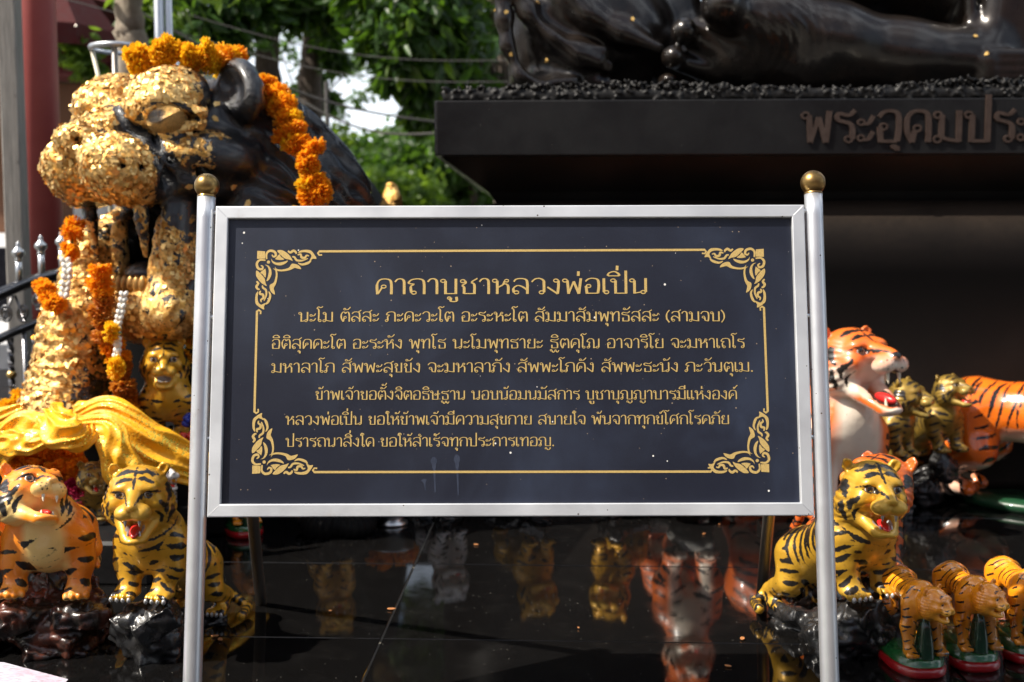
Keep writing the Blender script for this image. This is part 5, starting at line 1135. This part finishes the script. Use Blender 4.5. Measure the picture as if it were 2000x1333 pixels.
CLo = empty('gold_cloth', (0, 0, 0), label='shiny gold orange brocade cloth knotted round the foot of the giant tiger', cat='cloth')
sweep('folded_band', [Y(-60, 880, 2.86), Y(-5, 870, 2.84), Y(40, 845, 2.82), Y(85, 838, 2.80), Y(128, 838, 2.78)], [.06, .058, .052, .042, .03], M_CLOTH, CLo, 3, .35, 1)
sweep('folded_band', [Y(0, 862, 2.82), Y(30, 866, 2.79), Y(70, 862, 2.77), Y(125, 845, 2.76)], [.03, .035, .03, .02], M_CLOTH, CLo, 2, .5, 7)
sweep('folded_band', [Y(-20, 830, 2.95), Y(50, 812, 2.93), Y(110, 800, 2.92), Y(160, 806, 2.90), Y(215, 815, 2.88)], [.035, .04, .035, .03, .03], M_CLOTH, CLo, 2, .6, 2)
sweep('knot', [Y(96, 815, 2.80), Y(118, 838, 2.74), Y(150, 846, 2.73), Y(176, 838, 2.80)], [.045, .05, .047, .03], M_CLOTH, CLo, 3, .6, 3)
sweep('hanging_tail', [Y(150, 830, 2.80), Y(205, 835, 2.76), Y(225, 880, 2.74), Y(245, 930, 2.74), Y(262, 960, 2.76)], [.022, .035, .045, .048, .04], M_CLOTH, CLo, 3, .3, 4)
sweep('trailing_band', [Y(150, 820, 2.86), Y(200, 808, 2.84), Y(245, 835, 2.82), Y(300, 880, 2.82), Y(360, 905, 2.84), Y(430, 935, 2.88), Y(500, 980, 2.92)], [.03, .045, .06, .062, .055, .05, .05], M_CLOTH, CLo, 4, .3, 5)
# pedestal and ledge for the giant tiger
ped = empty('giant_tiger_pedestal', (0, 0, 0), YAW, label='black stone pedestal and ledge under the giant tiger, hidden by cloth and flowers', cat='pedestal')
q = at_y(180, 850, 3.0) @ Rz
m = MB(); m.box((q.x-.68, q.y+.46, .14), (2.0, .7, .285), bev=.01); m.box((q.x-.3, q.y+1.31, .14), (2.3, 1.0, .284), bev=.01); m.build('pedestal_block', M_PLINTH, ped)
m = MB(); m.box((q.x-.42, q.y-.13, .05), (1.4, .46, .108), bev=.008); m.build('ledge', M_PLINTH, ped)
# red bead flowers and blue ribbon by the post
def cluster(label, px, py, Yd, mat, n, size, spread, name='bead_flowers', seed=1, cat='flowers'):
    rn = random.Random(seed); c_ = Y(px, py, Yd); root = empty(name, c_, label=label, cat=cat); me = ellmesh('bead', mat, 8, 5)
    for i in range(n):
        o = bpy.data.objects.new('bead', me); COL.objects.link(o); o.parent = root; d = Vector((rn.gauss(0, 1), rn.gauss(0, 1), rn.gauss(0, 1))).normalized()*spread*rn.uniform(.6, 1); o.location = d; o.scale = (size,)*3
cluster('red beaded flower ball by the left post under the chin', 368, 868, 2.95, simple('red_bead', (.55, .02, .01), .3, coat=.5), 70, .007, .032, seed=2)
cluster('blue and red ribbon knot above the red beads', 370, 822, 2.96, simple('blue_bead', (.02, .04, .35), .3), 16, .008, .016, name='ribbon_knot', seed=3, cat='ribbon')
# things behind the board that show in the polished floor
bw = on_z(766, 1024); m = MB(); m.lathe([(.001, 0), (.045, 0), (.045, .008), (.03, .014), (.03, .02), (.055, .035), (.066, .062), (.068, .065), (.062, .063), (.05, .036), (.001, .025)], (0, 0, 0), 36)
bowl = tag(m.build('silver_bowl', STEEL, None, True), 'polished silver offering bowl behind the board, its foot showing below the frame', 'bowl'); bowl.location = bw
garland('orange marigolds heaped in the silver bowl behind the board', [bw+Vector((-.05, 0, .075)), bw+Vector((0, -.01, .09)), bw+Vector((.05, .0, .08))], 'o', .03, .03, two=True, seed=12)
sr = Sculpt(.02); bp_ = on_z(655, 1054); sr.ell(bp_+Vector((-.045, .06, .03)), (.06, .07, .055)); sr.ell(bp_+Vector((.04, .07, .02)), (.06, .07, .04)); sr.ell(bp_+Vector((0, .12, .03)), (.1, .1, .04))
V_, Q_ = sr.verts(.005); N_ = vnormals(V_, Q_); V_ = V_+N_*(np.sin(np.arctan2(V_[:, 0]-bp_.x, V_[:, 1]-bp_.y-.1)*34+V_[:, 2]*60)*.0025)[:, None]; V_[:, 2] = np.maximum(V_[:, 2], .0)
o = link('ridged_black_stone', np_mesh('stone', V_, Q_), M_BLK); tag(o, 'ridged glossy black stone poking out below the board frame', 'stone')
# scraps fallen on the floor, a leaflet at the lower left
M_CRUMB = simple('dry_petal', (.40, .16, .05), .7)
for i, (px, py, s_) in enumerate([(765, 1192, .010), (1450, 1250, .009), (1422, 1304, .007), (1375, 1045, .006), (430, 1252, .009), (420, 1245, .008), (1405, 1026, .006), (930, 1066, .007), (505, 1178, .009), (1130, 1229, .003), (645, 1196, .004)]):
    m = MB(); m.lathe([(.001, .0006), (s_*.6, .001), (s_, .0025), (s_*.95, .0038), (s_*.55, .0022), (.001, .0018)], n=10); o = m.build('dry_petal', M_CRUMB, None, True); o.location = on_z(px, py)+Vector((0, 0, .0004)); o.rotation_euler.z = i*1.3; o.scale = (1, .55, 1)
    tag(o, ['curled orange petal lying on the floor joint', 'brown crumb by the tail of the shiny gold tiger', 'small tan petal on the floor near the right post'][i] if i < 3 else ['small tan scrap in front of the pale stone below the frame', 'pale gold scrap beside the left post, upper of two', 'gold scrap beside the left post, lower of two', 'thin scrap beside the pale stone foot', 'pinkish sliver below the middle of the frame', 'gold scrap at the foot of the left rear leg', 'single yellow speck in the middle of the floor', 'pale speck left of the curled orange petal'][i-3], 'petal', 'dry petals on the floor')
t = NT('printed_leaflet'); c = t.coord(); n = t.noise(14, 4, .6, c); w_ = t.noise(70, 2, .5, t.scale_vec(c, (1, 6, 1)))
t.set('Base Color', t.mix(t.math('MULTIPLY', t.ramp(w_, .57, .6), .5), t.mix(t.ramp(n, .45, .7), (.46, .44, .50), (.44, .24, .32)), (.10, .08, .09))); t.set('Roughness', .5)
lf = []; c0 = [on_z(-120, 1288, .09), on_z(8, 1294, .09), on_z(133, 1327, .085), on_z(60, 1420, .075), on_z(-160, 1420, .08)]
m = MB(); m.add(c0+[p-Vector((0, 0, .0008)) for p in c0], [(0, 4, 3, 2, 1), (5, 6, 7, 8, 9)]+[(i, (i+1) % 5, (i+1) % 5+5, i+5) for i in range(5)])
o = m.build('leaflet', t.m); tag(o, 'pink and white printed leaflet at the lower left corner', 'leaflet')
m = MB(); q = on_z(-30, 1345, .07); m.box((q.x-.02, q.y-.02, .034), (.14, .10, .066), Matrix.Rotation(.3, 3, 'Z'), bev=.003); o = m.build('incense_box', simple('pink_card', (.45, .16, .2), .6)); tag(o, 'small card box under the printed leaflet', 'box')
# ------------------------------------------------------------------ left edge: post, red column, fence, lamp stand, pole
t = NT('weathered_grey_wood'); c = t.scale_vec(t.coord(), (1, 1, .08)); n = t.noise(60, 5, .7, c); n2 = t.noise(14, 4, .6)
t.set('Base Color', t.mix(t.ramp(n, .3, .7), (.16, .15, .14), (.34, .32, .29))); t.set('Roughness', .8); t.bump(n, .5, .004); M_WOOD = t.m
t = NT('red_painted_column'); n = t.noise(6, 5, .6); t.set('Base Color', t.mix(t.ramp(n, .3, .7), (.30, .050, .045), (.36, .075, .065))); t.set('Roughness', .55); t.bump(n, .05, .01); M_COLR = t.m
def upright(px0, py0, px1, py1, Yd): a, b_ = at_y(px0, py0, Yd), at_y(px1, py1, Yd); return a, b_
pc = at_y(25, 200, 4.2); m = MB(); m.box((0, 0, 1.6), (.062, .10, 4.9), bev=.004)
for z in (.55, .72, 1.12, 1.36): m.tube([(.02, -.052, z), (.02, -.049, z)], .004, 8)
o = m.build('wooden_post', M_WOOD); o.location = (pc.x, pc.y, 0); o.rotation_euler.z = .15; tag(o, 'weathered grey timber post with bolt holes, left of the red column', 'post')
pc = at_y(76, 250, 4.5); root = empty('red_column', (pc.x, pc.y, 0), label='round brick red painted column at the far left', cat='column')
m = MB(); m.lathe([(.001, -.85), (.0785, -.85), (.0785, 4.5), (.001, 4.5)], n=40); m.build('shaft', M_COLR, root, False).data.shade_smooth(); m = MB(); m.box((0, 0, -.75), (.24, .24, .2), bev=.01); m.build('footing', M_PAVE, root)
# bowed stainless fence
M_STD = steel_mat('dark_stainless', (.20, .20, .21), .25); M_BKNOB = simple('brass_knob', (.6, .42, .16), .3, 1)
fence = empty('steel_fence', (0, 0, 0), label='dark stainless fence with ball finials, scrolls and twisted bars at the left', cat='fence')
def fp(px, off=0): # along the fence, straight in plan
    return 3.62+(px+60)*.0021
def frail(name, pts, r, h):
    P = catmull([at_y(x, y, fp(x)) for x, y in pts], 8); m = MB()
    for i, p in enumerate(P): pass
    m.tube(P, r, 8); m.build(name, M_STD, fence, True)
TR_ = [(-420, 860), (-260, 720), (-100, 620), (0, 575), (60, 550), (115, 536), (170, 528), (260, 522)]
LR_ = [(-420, 960), (-260, 820), (-100, 715), (0, 662), (60, 636), (115, 617), (170, 606), (260, 598)]
frail('top_rail', TR_, .021, 0); frail('middle_rail', LR_, .016, 0)
yt = lambda x: np.interp(x, [p[0] for p in TR_], [p[1] for p in TR_]); yl = lambda x: np.interp(x, [p[0] for p in LR_], [p[1] for p in LR_])
for i, x in enumerate((-340, -200, -110, -38, 38, 82, 122, 160)):
    p0_ = at_y(x, yt(x)+6, fp(x)); Hh = .105
    m = MB(); m.tube([p0_, p0_+Vector((0, 0, Hh))], .0105, 12); m.lathe([(.0105, Hh-.012), (.014, Hh-.008), (.0105, Hh-.003), (.012, Hh+.002), (.021, Hh+.014), (.020, Hh+.024), (.010, Hh+.033), (.006, Hh+.042), (.007, Hh+.048), (.001, Hh+.056)], p0_, 16); m.build('finial', STEEL, fence, True)
for i, x in enumerate((-300, -170, -60, 20, 47, 68, 96, 130)):
    a = at_y(x, yl(x)+4, fp(x)); b_ = Vector((a.x, a.y, -.25)); tw = i % 2 == 1
    m = MB()
    if tw or x == 20:
        N_ = 60; vs = []; 
        for k in range(N_):
            z = a.z+(b_.z-a.z)*k/(N_-1); an = k*.55
            for j in range(4): vs.append((a.x+.0115*math.cos(an+j*math.pi/2), a.y+.0115*math.sin(an+j*math.pi/2), z))
        m.add(vs, [(k*4+j, (k+1)*4+j, (k+1)*4+(j+1) % 4, k*4+(j+1) % 4) for k in range(N_-1) for j in range(4)]); o = m.build('twisted_bar', M_STD, fence, False)
        kb = MB(); kb.sphere((a.x, a.y, a.z-.13-.05*(i % 3)), .017, 14, 9, (1, 1, .9)); kb.build('brass_knob', M_BKNOB, o, True)
    else: m.tube([a, b_], .0085, 10); m.build('bar', M_STD, fence, True)
for x in (-150, -60, 28, 90):
    for sg in (-1, 1):
        c0_ = at_y(x, (yt(x)+yl(x))/2, fp(x)); P = []
        for k in range(34):
            a = k/33*3.6*math.pi; r = .006+.022*k/33; P.append(c0_+Vector((sg*(.03+r*math.cos(a)*.8), 0, r*math.sin(a)*1.1-.008)))
        P.append(c0_+Vector((sg*.004, 0, .05))); m = MB(); m.tube(P, .0045, 6); m.build('scroll', M_STD, fence, True)
# stainless pole and the ring stand
pc = at_y(316, 60, 3.9); m = MB(); m.tube([(pc.x-.008, pc.y, -.85), (pc.x-.008, pc.y, 3.2)], .017, 18); m.tube([(pc.x+.021, pc.y+.012, -.85), (pc.x+.021, pc.y+.012, 3.2)], .012, 18); o = m.build('steel_pole', STEEL, None, True); tag(o, 'straight shiny stainless pole rising behind the marigolds on the giant head', 'pole')
st_ = at_y(233, 94, 3.75); root = empty('ring_stand', (st_.x, st_.y, 0), label='round steel ring tray on a thin leg with sloping struts, above the gilded brow', cat='stand')
m = MB(); z = st_.z; m.lathe([(.085, z-.012), (.095, z-.010), (.097, z), (.092, z+.006), (.086, z+.004), (.085, z-.004)], n=40); m.build('ring', STEEL, root, True)
m = MB(); m.tube([(.012, -.08, z), (.012, -.07, -.8)], .010, 12); m.build('leg', STEEL_D, root, True)
for sx in (-1, 1): m = MB(); m.tube([(sx*.088, 0, z-.01), (sx*.045, 0, z-.22), (sx*.04, 0, -.8)], .0075, 8); m.build('strut', simple('pale_strut', (.6, .56, .42), .4), root, True)
# ------------------------------------------------------------------ foliage
def leaf_mat(name, a, b, tr=.45, tc=(.16, .34, .02)):
    t = NT(name); v = t.attr('tint'); t.set('Base Color', t.mix(v, a, b)); t.set('Roughness', .42); t.set('Specular IOR Level', .45)
    tl = t.node('ShaderNodeBsdfTranslucent'); mc = t.mix(v, tuple(k*.6 for k in tc), tc); t.L(mc, tl.inputs[0]); mx = t.node('ShaderNodeMixShader'); mx.inputs[0].default_value = tr
    t.L(t.b.outputs[0], mx.inputs[1]); t.L(tl.outputs[0], mx.inputs[2]); t.L(mx.outputs[0], t.n['Material Output'].inputs['Surface']); return t.m
M_LF = leaf_mat('mango_leaf', (.014, .040, .009), (.040, .095, .016), .32); M_LF2 = leaf_mat('fresh_leaf', (.04, .09, .012), (.10, .17, .022), .5, (.26, .42, .03)); M_LF3 = leaf_mat('distant_leaf', (.03, .07, .018), (.07, .13, .03))
t = NT('bark'); n = t.noise(30, 6, .7, t.scale_vec(t.coord(), (1, 1, .25))); t.set('Base Color', t.mix(t.ramp(n, .3, .7), (.045, .033, .026), (.13, .10, .08))); t.set('Roughness', .9); t.bump(n, .7, .02); M_BARK = t.m
t = NT('pale_bark'); n = t.noise(12, 6, .7, t.scale_vec(t.coord(), (1, 1, .3))); t.set('Base Color', t.mix(t.ramp(n, .3, .7), (.16, .12, .085), (.40, .34, .27))); t.set('Roughness', .9); t.bump(n, .6, .02); M_BARK2 = t.m
def leaves(centers, n, L, wd, seed, spread, droop=.6, fold=.12, name='crown', mat=None, parent=None):
    rg = np.random.default_rng(seed); centers = np.array([tuple(c) for c in centers]); ci = rg.integers(0, len(centers), n)
    sp = np.array(spread)*np.ones((len(centers), 1)) if np.ndim(spread) == 0 or np.ndim(spread) == 1 and len(spread) == 3 else np.array(spread)[:, None]*np.ones((1, 3))
    c = centers[ci]+np.clip(rg.normal(0, 1, (n, 3)), -2.1, 2.1)*sp[ci]*.55
    d = rg.normal(0, 1, (n, 3)); d[:, 2] = d[:, 2]*.5-droop; d /= np.linalg.norm(d, axis=1)[:, None]; r = rg.normal(0, 1, (n, 3)); s = np.cross(d, r); s /= np.linalg.norm(s, axis=1)[:, None]; u = np.cross(s, d)
    l = L*rg.uniform(.6, 1.25, (n, 1)); w = wd*rg.uniform(.7, 1.2, (n, 1))
    P = np.stack([c, c+d*l*.35-s*w, c+d*l*.4-u*w*fold*4, c+d*l*.35+s*w, c+d*l*.75-s*w*.7+u*w*.2, c+d*l*.78, c+d*l*.75+s*w*.7+u*w*.2, c+d*l*1.05+u*w*.6], 1)
    base = np.arange(n)[:, None]*8
    F = np.concatenate([base+np.array([[0, 1, 2, 2]]), ], 0)
    tris = np.concatenate([base+np.array([q]) for q in ([0, 2, 1], [0, 3, 2], [1, 2, 4], [2, 5, 4], [2, 3, 5], [3, 6, 5], [4, 5, 7], [5, 6, 7])], 0)
    me = np_mesh(name, P.reshape(-1, 3), tris, {'tint': np.repeat(rg.uniform(0, 1, n), 8)}); me.shade_flat()
    o = link(name, me, mat, parent); o['kind'] = 'stuff'; return o
LEAF = MB(); LEAF.add([(0, 0, 0), (-.14, 0, -.35), (0, .05, -.4), (.14, 0, -.35), (-.10, -.03, -.75), (0, .03, -.78), (.10, -.03, -.75), (0, -.08, -1.05)], [(0, 2, 1), (0, 3, 2), (1, 2, 4), (2, 5, 4), (2, 3, 5), (3, 6, 5), (4, 5, 7), (5, 6, 7)])
ME_LEAF = LEAF.mesh('leaf'); at_ = ME_LEAF.attributes.new('tint', 'FLOAT', 'POINT'); at_.data.foreach_set('value', [.8]*8); ME_LEAF.materials.append(M_LF2)
def tree(label, x, y, trunk, r0, clumps, n, L, wd, seed, mat, bark, branches=(), group=None, near=0, droop=.6):
    root = empty('tree', (x, y, -.85), label=label, cat='tree', group=group); o3 = Vector((x, y, -.85))
    P = catmull([Vector(p)-o3 for p in trunk], 6); m = MB(); N_ = len(P); m.tube([p+Vector((.012*math.sin(i*2.1), .01*math.cos(i*1.7), 0)) for i, p in enumerate(P)], [r0*(1-.45*i/N_) for i in range(N_)], 14); m.build('trunk', bark, root, True)
    for b_ in branches:
        m = MB(); Pb = catmull([Vector(p)-o3 for p in b_[0]], 6); m.tube(Pb, [b_[1]*(1-.7*i/len(Pb)) for i in range(len(Pb))], 8); m.build('branch', bark, root, True)
    c = leaves([Vector(q[:3])-o3 for q in clumps], n, L, wd, seed, [q[3] for q in clumps], droop, mat=mat, parent=root)
    rn = random.Random(seed)
    for i in range(near):
        q = rn.choice(clumps); o = bpy.data.objects.new('leaf', ME_LEAF); COL.objects.link(o); o.parent = root; s_ = L*rn.uniform(.8, 1.3)
        o.location = Vector(q[:3])-o3+Vector((rn.gauss(0, q[3]*.4), -abs(rn.gauss(0, q[3]*.5)), rn.gauss(0, q[3]*.45))); o.scale = (s_, s_, s_); o.rotation_euler = (rn.uniform(-.7, .7), rn.uniform(-.7, .7), rn.uniform(0, 6.28))
    return root
def A3(px, py, Yd): return tuple(at_y(px, py, Yd))
def cl(lst): return [(*A3(px, py, Yd), r) for px, py, Yd, r in lst]
tree('dark leaning tree trunk rising behind the marigold crown, with hanging leaves', *A3(524, 400, 9.)[:2], [A3(536, 900, 9), A3(528, 300, 9), A3(522, 100, 9), A3(510, -150, 9), A3(505, -400, 9)], .12,
     cl([(380, 20, 8.5, .28), (430, -20, 8.8, .4), (350, -40, 8.2, .4), (480, 20, 8.6, .24), (440, 60, 8.5, .1), (370, 60, 8.6, .12), (560, -40, 8.8, .22), (430, -220, 9, .7), (600, -250, 9, .7), (330, -220, 9, .6), (575, 25, 9, .1)]), 3600, .16, .028, 11, M_LF, M_BARK, near=110)
tree('second dark tree trunk, just right of the leaning one', *A3(612, 400, 9.6)[:2], [A3(606, 900, 9.6), A3(604, 250, 9.6), A3(612, 80, 9.6), A3(618, -200, 9.6)], .125,
     cl([(640, -20, 9, .24), (655, 115, 9.4, .07), (612, 150, 9.8, .05), (700, 0, 9.2, .22), (645, 40, 9.2, .14), (600, 175, 10, .05), (635, 190, 9.8, .06), (700, -150, 9.6, .5), (640, 80, 9.5, .08), (735, 50, 9, .13)]), 1700, .13, .028, 12, M_LF, M_BARK, near=80)
tree('spreading mango tree with drooping leaves left of the bronze figure', *A3(1010, 500, 8.2)[:2], [A3(1010, 900, 8.2), A3(1000, 300, 8.2), A3(985, 60, 8.2), A3(940, -120, 8.2)], .15,
     cl([(800, 10, 7.2, .2), (850, 60, 7.4, .22), (900, 10, 7.6, .28), (880, 130, 7.6, .17), (790, 105, 7.4, .13), (745, 25, 7.4, .13), (835, 175, 7.6, .12), (770, 140, 7.6, .08), (920, 170, 8, .12), (870, -150, 7.6, .6), (740, -200, 7.6, .5), (825, 215, 7.8, .07), (705, -40, 7.4, .14), (865, 95, 7.8, .22), (945, 60, 8.4, .25), (725, 75, 7.6, .06)]), 3600, .16, .03, 13, M_LF, M_BARK,
     branches=[([A3(985, 150, 8.2), A3(950, 150, 8), A3(925, 90, 7.9), A3(900, 50, 7.8)], .035), ([A3(980, 180, 8.2), A3(960, 130, 8), A3(965, 60, 7.8)], .03)], near=230, droop=.9)
tree('pale barked leafless trunk behind the ring tray', *A3(255, 300, 5.4)[:2], [A3(256, 900, 5.4), A3(254, 130, 5.4), A3(252, 60, 5.4), A3(256, -100, 5.4), A3(258, -300, 5.4)], .085, cl([(310, -260, 5.4, .5), (240, -300, 5.4, .5)]), 500, .14, .03, 14, M_LF2, M_BARK2)
tree('fresh green shrub beside the pale trunk', *A3(300, 120, 6.4)[:2], [A3(305, 900, 6.4), A3(305, 200, 6.4), A3(302, 60, 6.4)], .02, cl([(302, 20, 6.4, .12), (292, 60, 6.4, .08), (150, 90, 6.8, .1), (170, 130, 6.8, .06)]), 600, .09, .02, 15, M_LF2, M_BARK)
# nearer hedge-like trees beyond, then a farther row
for i, (px, py, Yd, r, n, m_) in enumerate([(700, 370, 15, .85, 5200, M_LF3), (655, 300, 16, .42, 1900, M_LF2), (850, 345, 17, .7, 3600, M_LF3), (910, 340, 16, .6, 3000, M_LF3), (790, 420, 14, .5, 2400, M_LF2), (900, 235, 18, .45, 1700, M_LF3), (790, 262, 20, .3, 700, M_LF3), (720, 290, 19, .4, 1100, M_LF3)]):
    c_ = at_y(px, py, Yd); labs = ['broad green tree crown directly right of the giant black back', 'sunlit yellow green crown at the shoulder of the giant tiger', 'mid green tree in the gap left of the slab', 'dark green tree tucked under the slab corner', 'pale bushy shrub behind the gilded tail tip', 'tall tree rising behind the slab edge', 'small distant treetop against the bright sky', 'thin distant treetop left of the sky gap']
    tree(labs[i], c_.x, c_.y, [(c_.x, c_.y, -.85), (c_.x+.1, c_.y, c_.z-.5*r), (c_.x, c_.y, c_.z)], .09, [(c_.x+random.Random(i*9+k).uniform(-1, 1)*r, c_.y+random.Random(i*7+k).uniform(-1, 1)*r, c_.z+random.Random(i*5+k).uniform(-1.2, .55)*r, r*.6) for k in range(9)], n, .13, .045, 40+i, m_, M_BARK, group='trees beyond the platform')
rg = random.Random(5)
cs = [(x, 46+rg.uniform(-3, 3), rg.uniform(-.5, 1.6), 1.5) for x in np.arange(-44, 30, 1.6)]+[(x, 47+rg.uniform(-3, 3), rg.uniform(1, 2.6), 1.2) for x in np.arange(-44, 30, 3.1)]
o = leaves([q[:3] for q in cs], 15000, .5, .22, 77, [q[3] for q in cs], .1, name='far_wood', mat=M_LF3); o['kind'] = 'stuff'; tag(o, 'far green wood closing the view behind the trees', 'wood')
tree('fine leaved tree spreading thin twigs across the bright sky gap', *A3(600, 300, 13.)[:2], [A3(600, 900, 13), A3(604, 260, 13), A3(590, 120, 13)], .05,
     cl([(560, 90, 13, .14), (600, 130, 13, .16), (640, 100, 13, .16), (680, 130, 13, .14), (700, 90, 13, .16), (730, 130, 13, .14), (745, 170, 13, .12), (700, 190, 13.4, .1), (660, 215, 13.4, .1), (570, 180, 13, .1), (620, 200, 13, .1)]), 800, .085, .022, 91, M_LF3, M_BARK, branches=[([A3(604, 250, 13), A3(650, 170, 13), A3(720, 110, 13)], .018), ([A3(600, 230, 13), A3(570, 160, 13), A3(545, 90, 13)], .016)])
# grassy bank
m = MB(); nx_, ny_ = 40, 12; vs = [(-30+60*i/nx_, 22+14*j/ny_, -.84+2.1*math.sin(math.pi*min(1, j/ny_)*.5)*(.7+.3*math.sin(i*.4))) for j in range(ny_+1) for i in range(nx_+1)]
m.add(vs, [(j*(nx_+1)+i, j*(nx_+1)+i+1, (j+1)*(nx_+1)+i+1, (j+1)*(nx_+1)+i) for j in range(ny_) for i in range(nx_)]); tag(m.build('grassy_bank', simple('lawn_green', (.06, .11, .02), .9, .3, 6, bump=.6), None, True), kind='structure')
# cables across the trees
M_CAB = simple('cable_grey', (.10, .095, .09), .5)
for lab, a, b_, r in (('pale overhead cable sagging from the giant ear to the slab', (330, 55, 6.), (850, 238, 6.6), .006), ('dark thin cable crossing below the pale one', (560, 180, 7.), (860, 260, 7.), .007), ('uppermost thin wire among the leaves', (340, 20, 6.5), (1000, 118, 6.8), .003), ('second thin wire among the leaves', (340, 60, 6.5), (1000, 160, 6.8), .003)):
    A_, B_ = at_y(*a), at_y(*b_); P = [A_.lerp(B_, k/20)+Vector((0, 0, -.10*math.sin(math.pi*k/20))) for k in range(-8, 29)]; m = MB(); m.tube(P, r, 6); o = m.build('cable', M_CAB, None, True); tag(o, lab, 'cable')
pc = at_y(644, 300, 7.4); m = MB(); m.tube([(pc.x, pc.y, -.85), at_y(638, 160, 7.4)], .016, 8); o = m.build('thin_pole', M_CAB); tag(o, 'thin dark pole standing right of the giant black back', 'pole')
# red parasols and a stall at the top left
M_RED1 = simple('dark_red_canvas', (.075, .005, .006), .8); M_PINK = simple('pink_canvas', (.42, .10, .22), .8); M_TIM = simple('orange_timber', (.13, .055, .025), .7, scale=12); M_BLUE = simple('blue_sheet', (.10, .18, .50), .6); M_WHT = simple('white_sheet', (.62, .62, .62), .7)
def parasol(label, px, py, Yd, R_, h_, mat, seed=0):
    c_ = at_y(px, py, Yd); root = empty('parasol', (c_.x, c_.y, -.85), label=label, cat='parasol'); zt = c_.z+.85+h_; m = MB(); vs = [(0, 0, zt)]; n_ = 8
    for k in range(n_): a = 2*math.pi*k/n_; vs += [(R_*math.cos(a), R_*math.sin(a), zt-h_)]
    for k in range(n_): a = 2*math.pi*k/n_; vs += [(R_*1.0*math.cos(a), R_*1.0*math.sin(a), zt-h_-.12)]
    m.add(vs, [(0, 1+k, 1+(k+1) % n_) for k in range(n_)]+[(1+k, 9+k, 9+(k+1) % n_, 1+(k+1) % n_) for k in range(n_)]); o = m.build('canopy', mat, root); sd = o.modifiers.new('cloth', 'SOLIDIFY'); sd.thickness = .006
    m = MB(); m.tube([(0, 0, 0), (0, 0, zt)], .02, 10); m.build('pole', STEEL_D, root, True)
    for k in range(n_): a = 2*math.pi*k/n_; m = MB(); m.tube([(0, 0, zt-.03), (R_*math.cos(a), R_*math.sin(a), zt-h_-.02)], .008, 5); m.build('rib', STEEL_D, root)
parasol('large dark red parasol right of the red column', 85, 66, 7., .46, .6, M_RED1); parasol('pink parasol below the large red one', 175, 98, 9.5, .5, .25, M_PINK); parasol('red parasol cut off at the upper left behind the post', 10, 40, 9., 1.3, .6, M_RED1)
stl = empty('market_stall', (*at_y(120, 250, 9.)[:2], -.85), label='low timber stall with white sheets behind the fence', cat='stall')
for k in range(7): m = MB(); m.box((-1.2+k*.33, 0, 2.2), (.30, .04, 1.5), bev=.01); m.build('plank', M_TIM, stl)
m = MB(); m.box((-.2, .3, 3.0), (2.8, 1.2, .08), bev=.02); m.build('roof', M_RED1, stl)
m = MB(); m.box((-.4, -.5, .45), (2.2, .8, .9), bev=.03); m.build('counter', M_WHT, stl)
for x, z, col, nm in ((.5, 2.6, M_BLUE, 'blue_sheet'), (.3, 1.9, M_WHT, 'white_sheet')): m = MB(); m.box((x, -.05, z), (.4, .03, .4)); m.build(nm, col, stl)
van = empty('white_van', (*at_y(-60, 600, 8.)[:2], -.85), .3, label='white vehicle partly seen between the fence bars', cat='van')
m = MB(); m.box((0, 0, .85), (1.9, 4.2, .8), bev=.12); m.box((0, .3, 1.45), (1.7, 2.9, .6), bev=.16); m.build('body', simple('white_car_paint', (.7, .7, .7), .25, coat=1.), van)
m = MB(); m.box((0, -1.17, 1.45), (1.45, .04, .42), bev=.01); m.build('windscreen', simple('dark_glass', (.02, .02, .025), .05), van)
for sx in (-1, 1):
    for sy in (-1, 1): m = MB(); m.lathe([(.001, -.1), (.3, -.1), (.33, -.06), (.33, .06), (.3, .1), (.001, .1)], (sx*.85, sy*1.3, .33), 20, Matrix.Rotation(math.pi/2, 3, 'Y')); m.build('wheel', simple('tyre', (.02, .02, .02), .8) if sx+sy == -2 else bpy.data.materials['tyre'], van, True)

# ------------------------------------------------------------------ unseen temple hall and trees added behind the photographer to darken the stone's reflections
hall = empty('unseen_temple_hall', (6, -17, -.85), label='long shaded temple hall added unseen behind the photographer to darken reflections', cat='hall')
M_HALL = simple('hall_wall', (.10, .085, .075), .8); M_ROOF = simple('hall_roof_tile', (.16, .05, .03), .7)
m = MB(); m.box((0, 0, 2.6), (30, 6, 5.2), bev=.05); m.build('wall', M_HALL, hall)
m = MB(); m.add([(-16, 4.4, 4.9), (16, 4.4, 4.9), (16, 0, 8.2), (-16, 0, 8.2), (-16, -4.4, 4.9), (16, -4.4, 4.9)], [(0, 1, 2, 3), (3, 2, 5, 4), (0, 3, 4), (1, 5, 2), (0, 4, 5, 1)]); m.build('roof', M_ROOF, hall)
for k in range(9): m = MB(); m.lathe([(.28, 0), (.28, 4.9)], (-14+3.5*k, 3.9, 0), 20); m.build('column', M_HALL, hall, True)
rg = random.Random(8); cs = [(x, -15+rg.uniform(-2, 2), rg.uniform(-.3, 4.2), 1.3) for x in np.arange(-34, -9, .8)]+[(x, -26, rg.uniform(1, 7.), 1.6) for x in np.arange(20, 40, .9)]
o = leaves([q[:3] for q in cs], 9000, .5, .22, 78, [q[3] for q in cs], .1, name='unseen_tree_belt', mat=M_LF3); tag(o, 'belt of trees added unseen behind the photographer to darken reflections', 'trees')
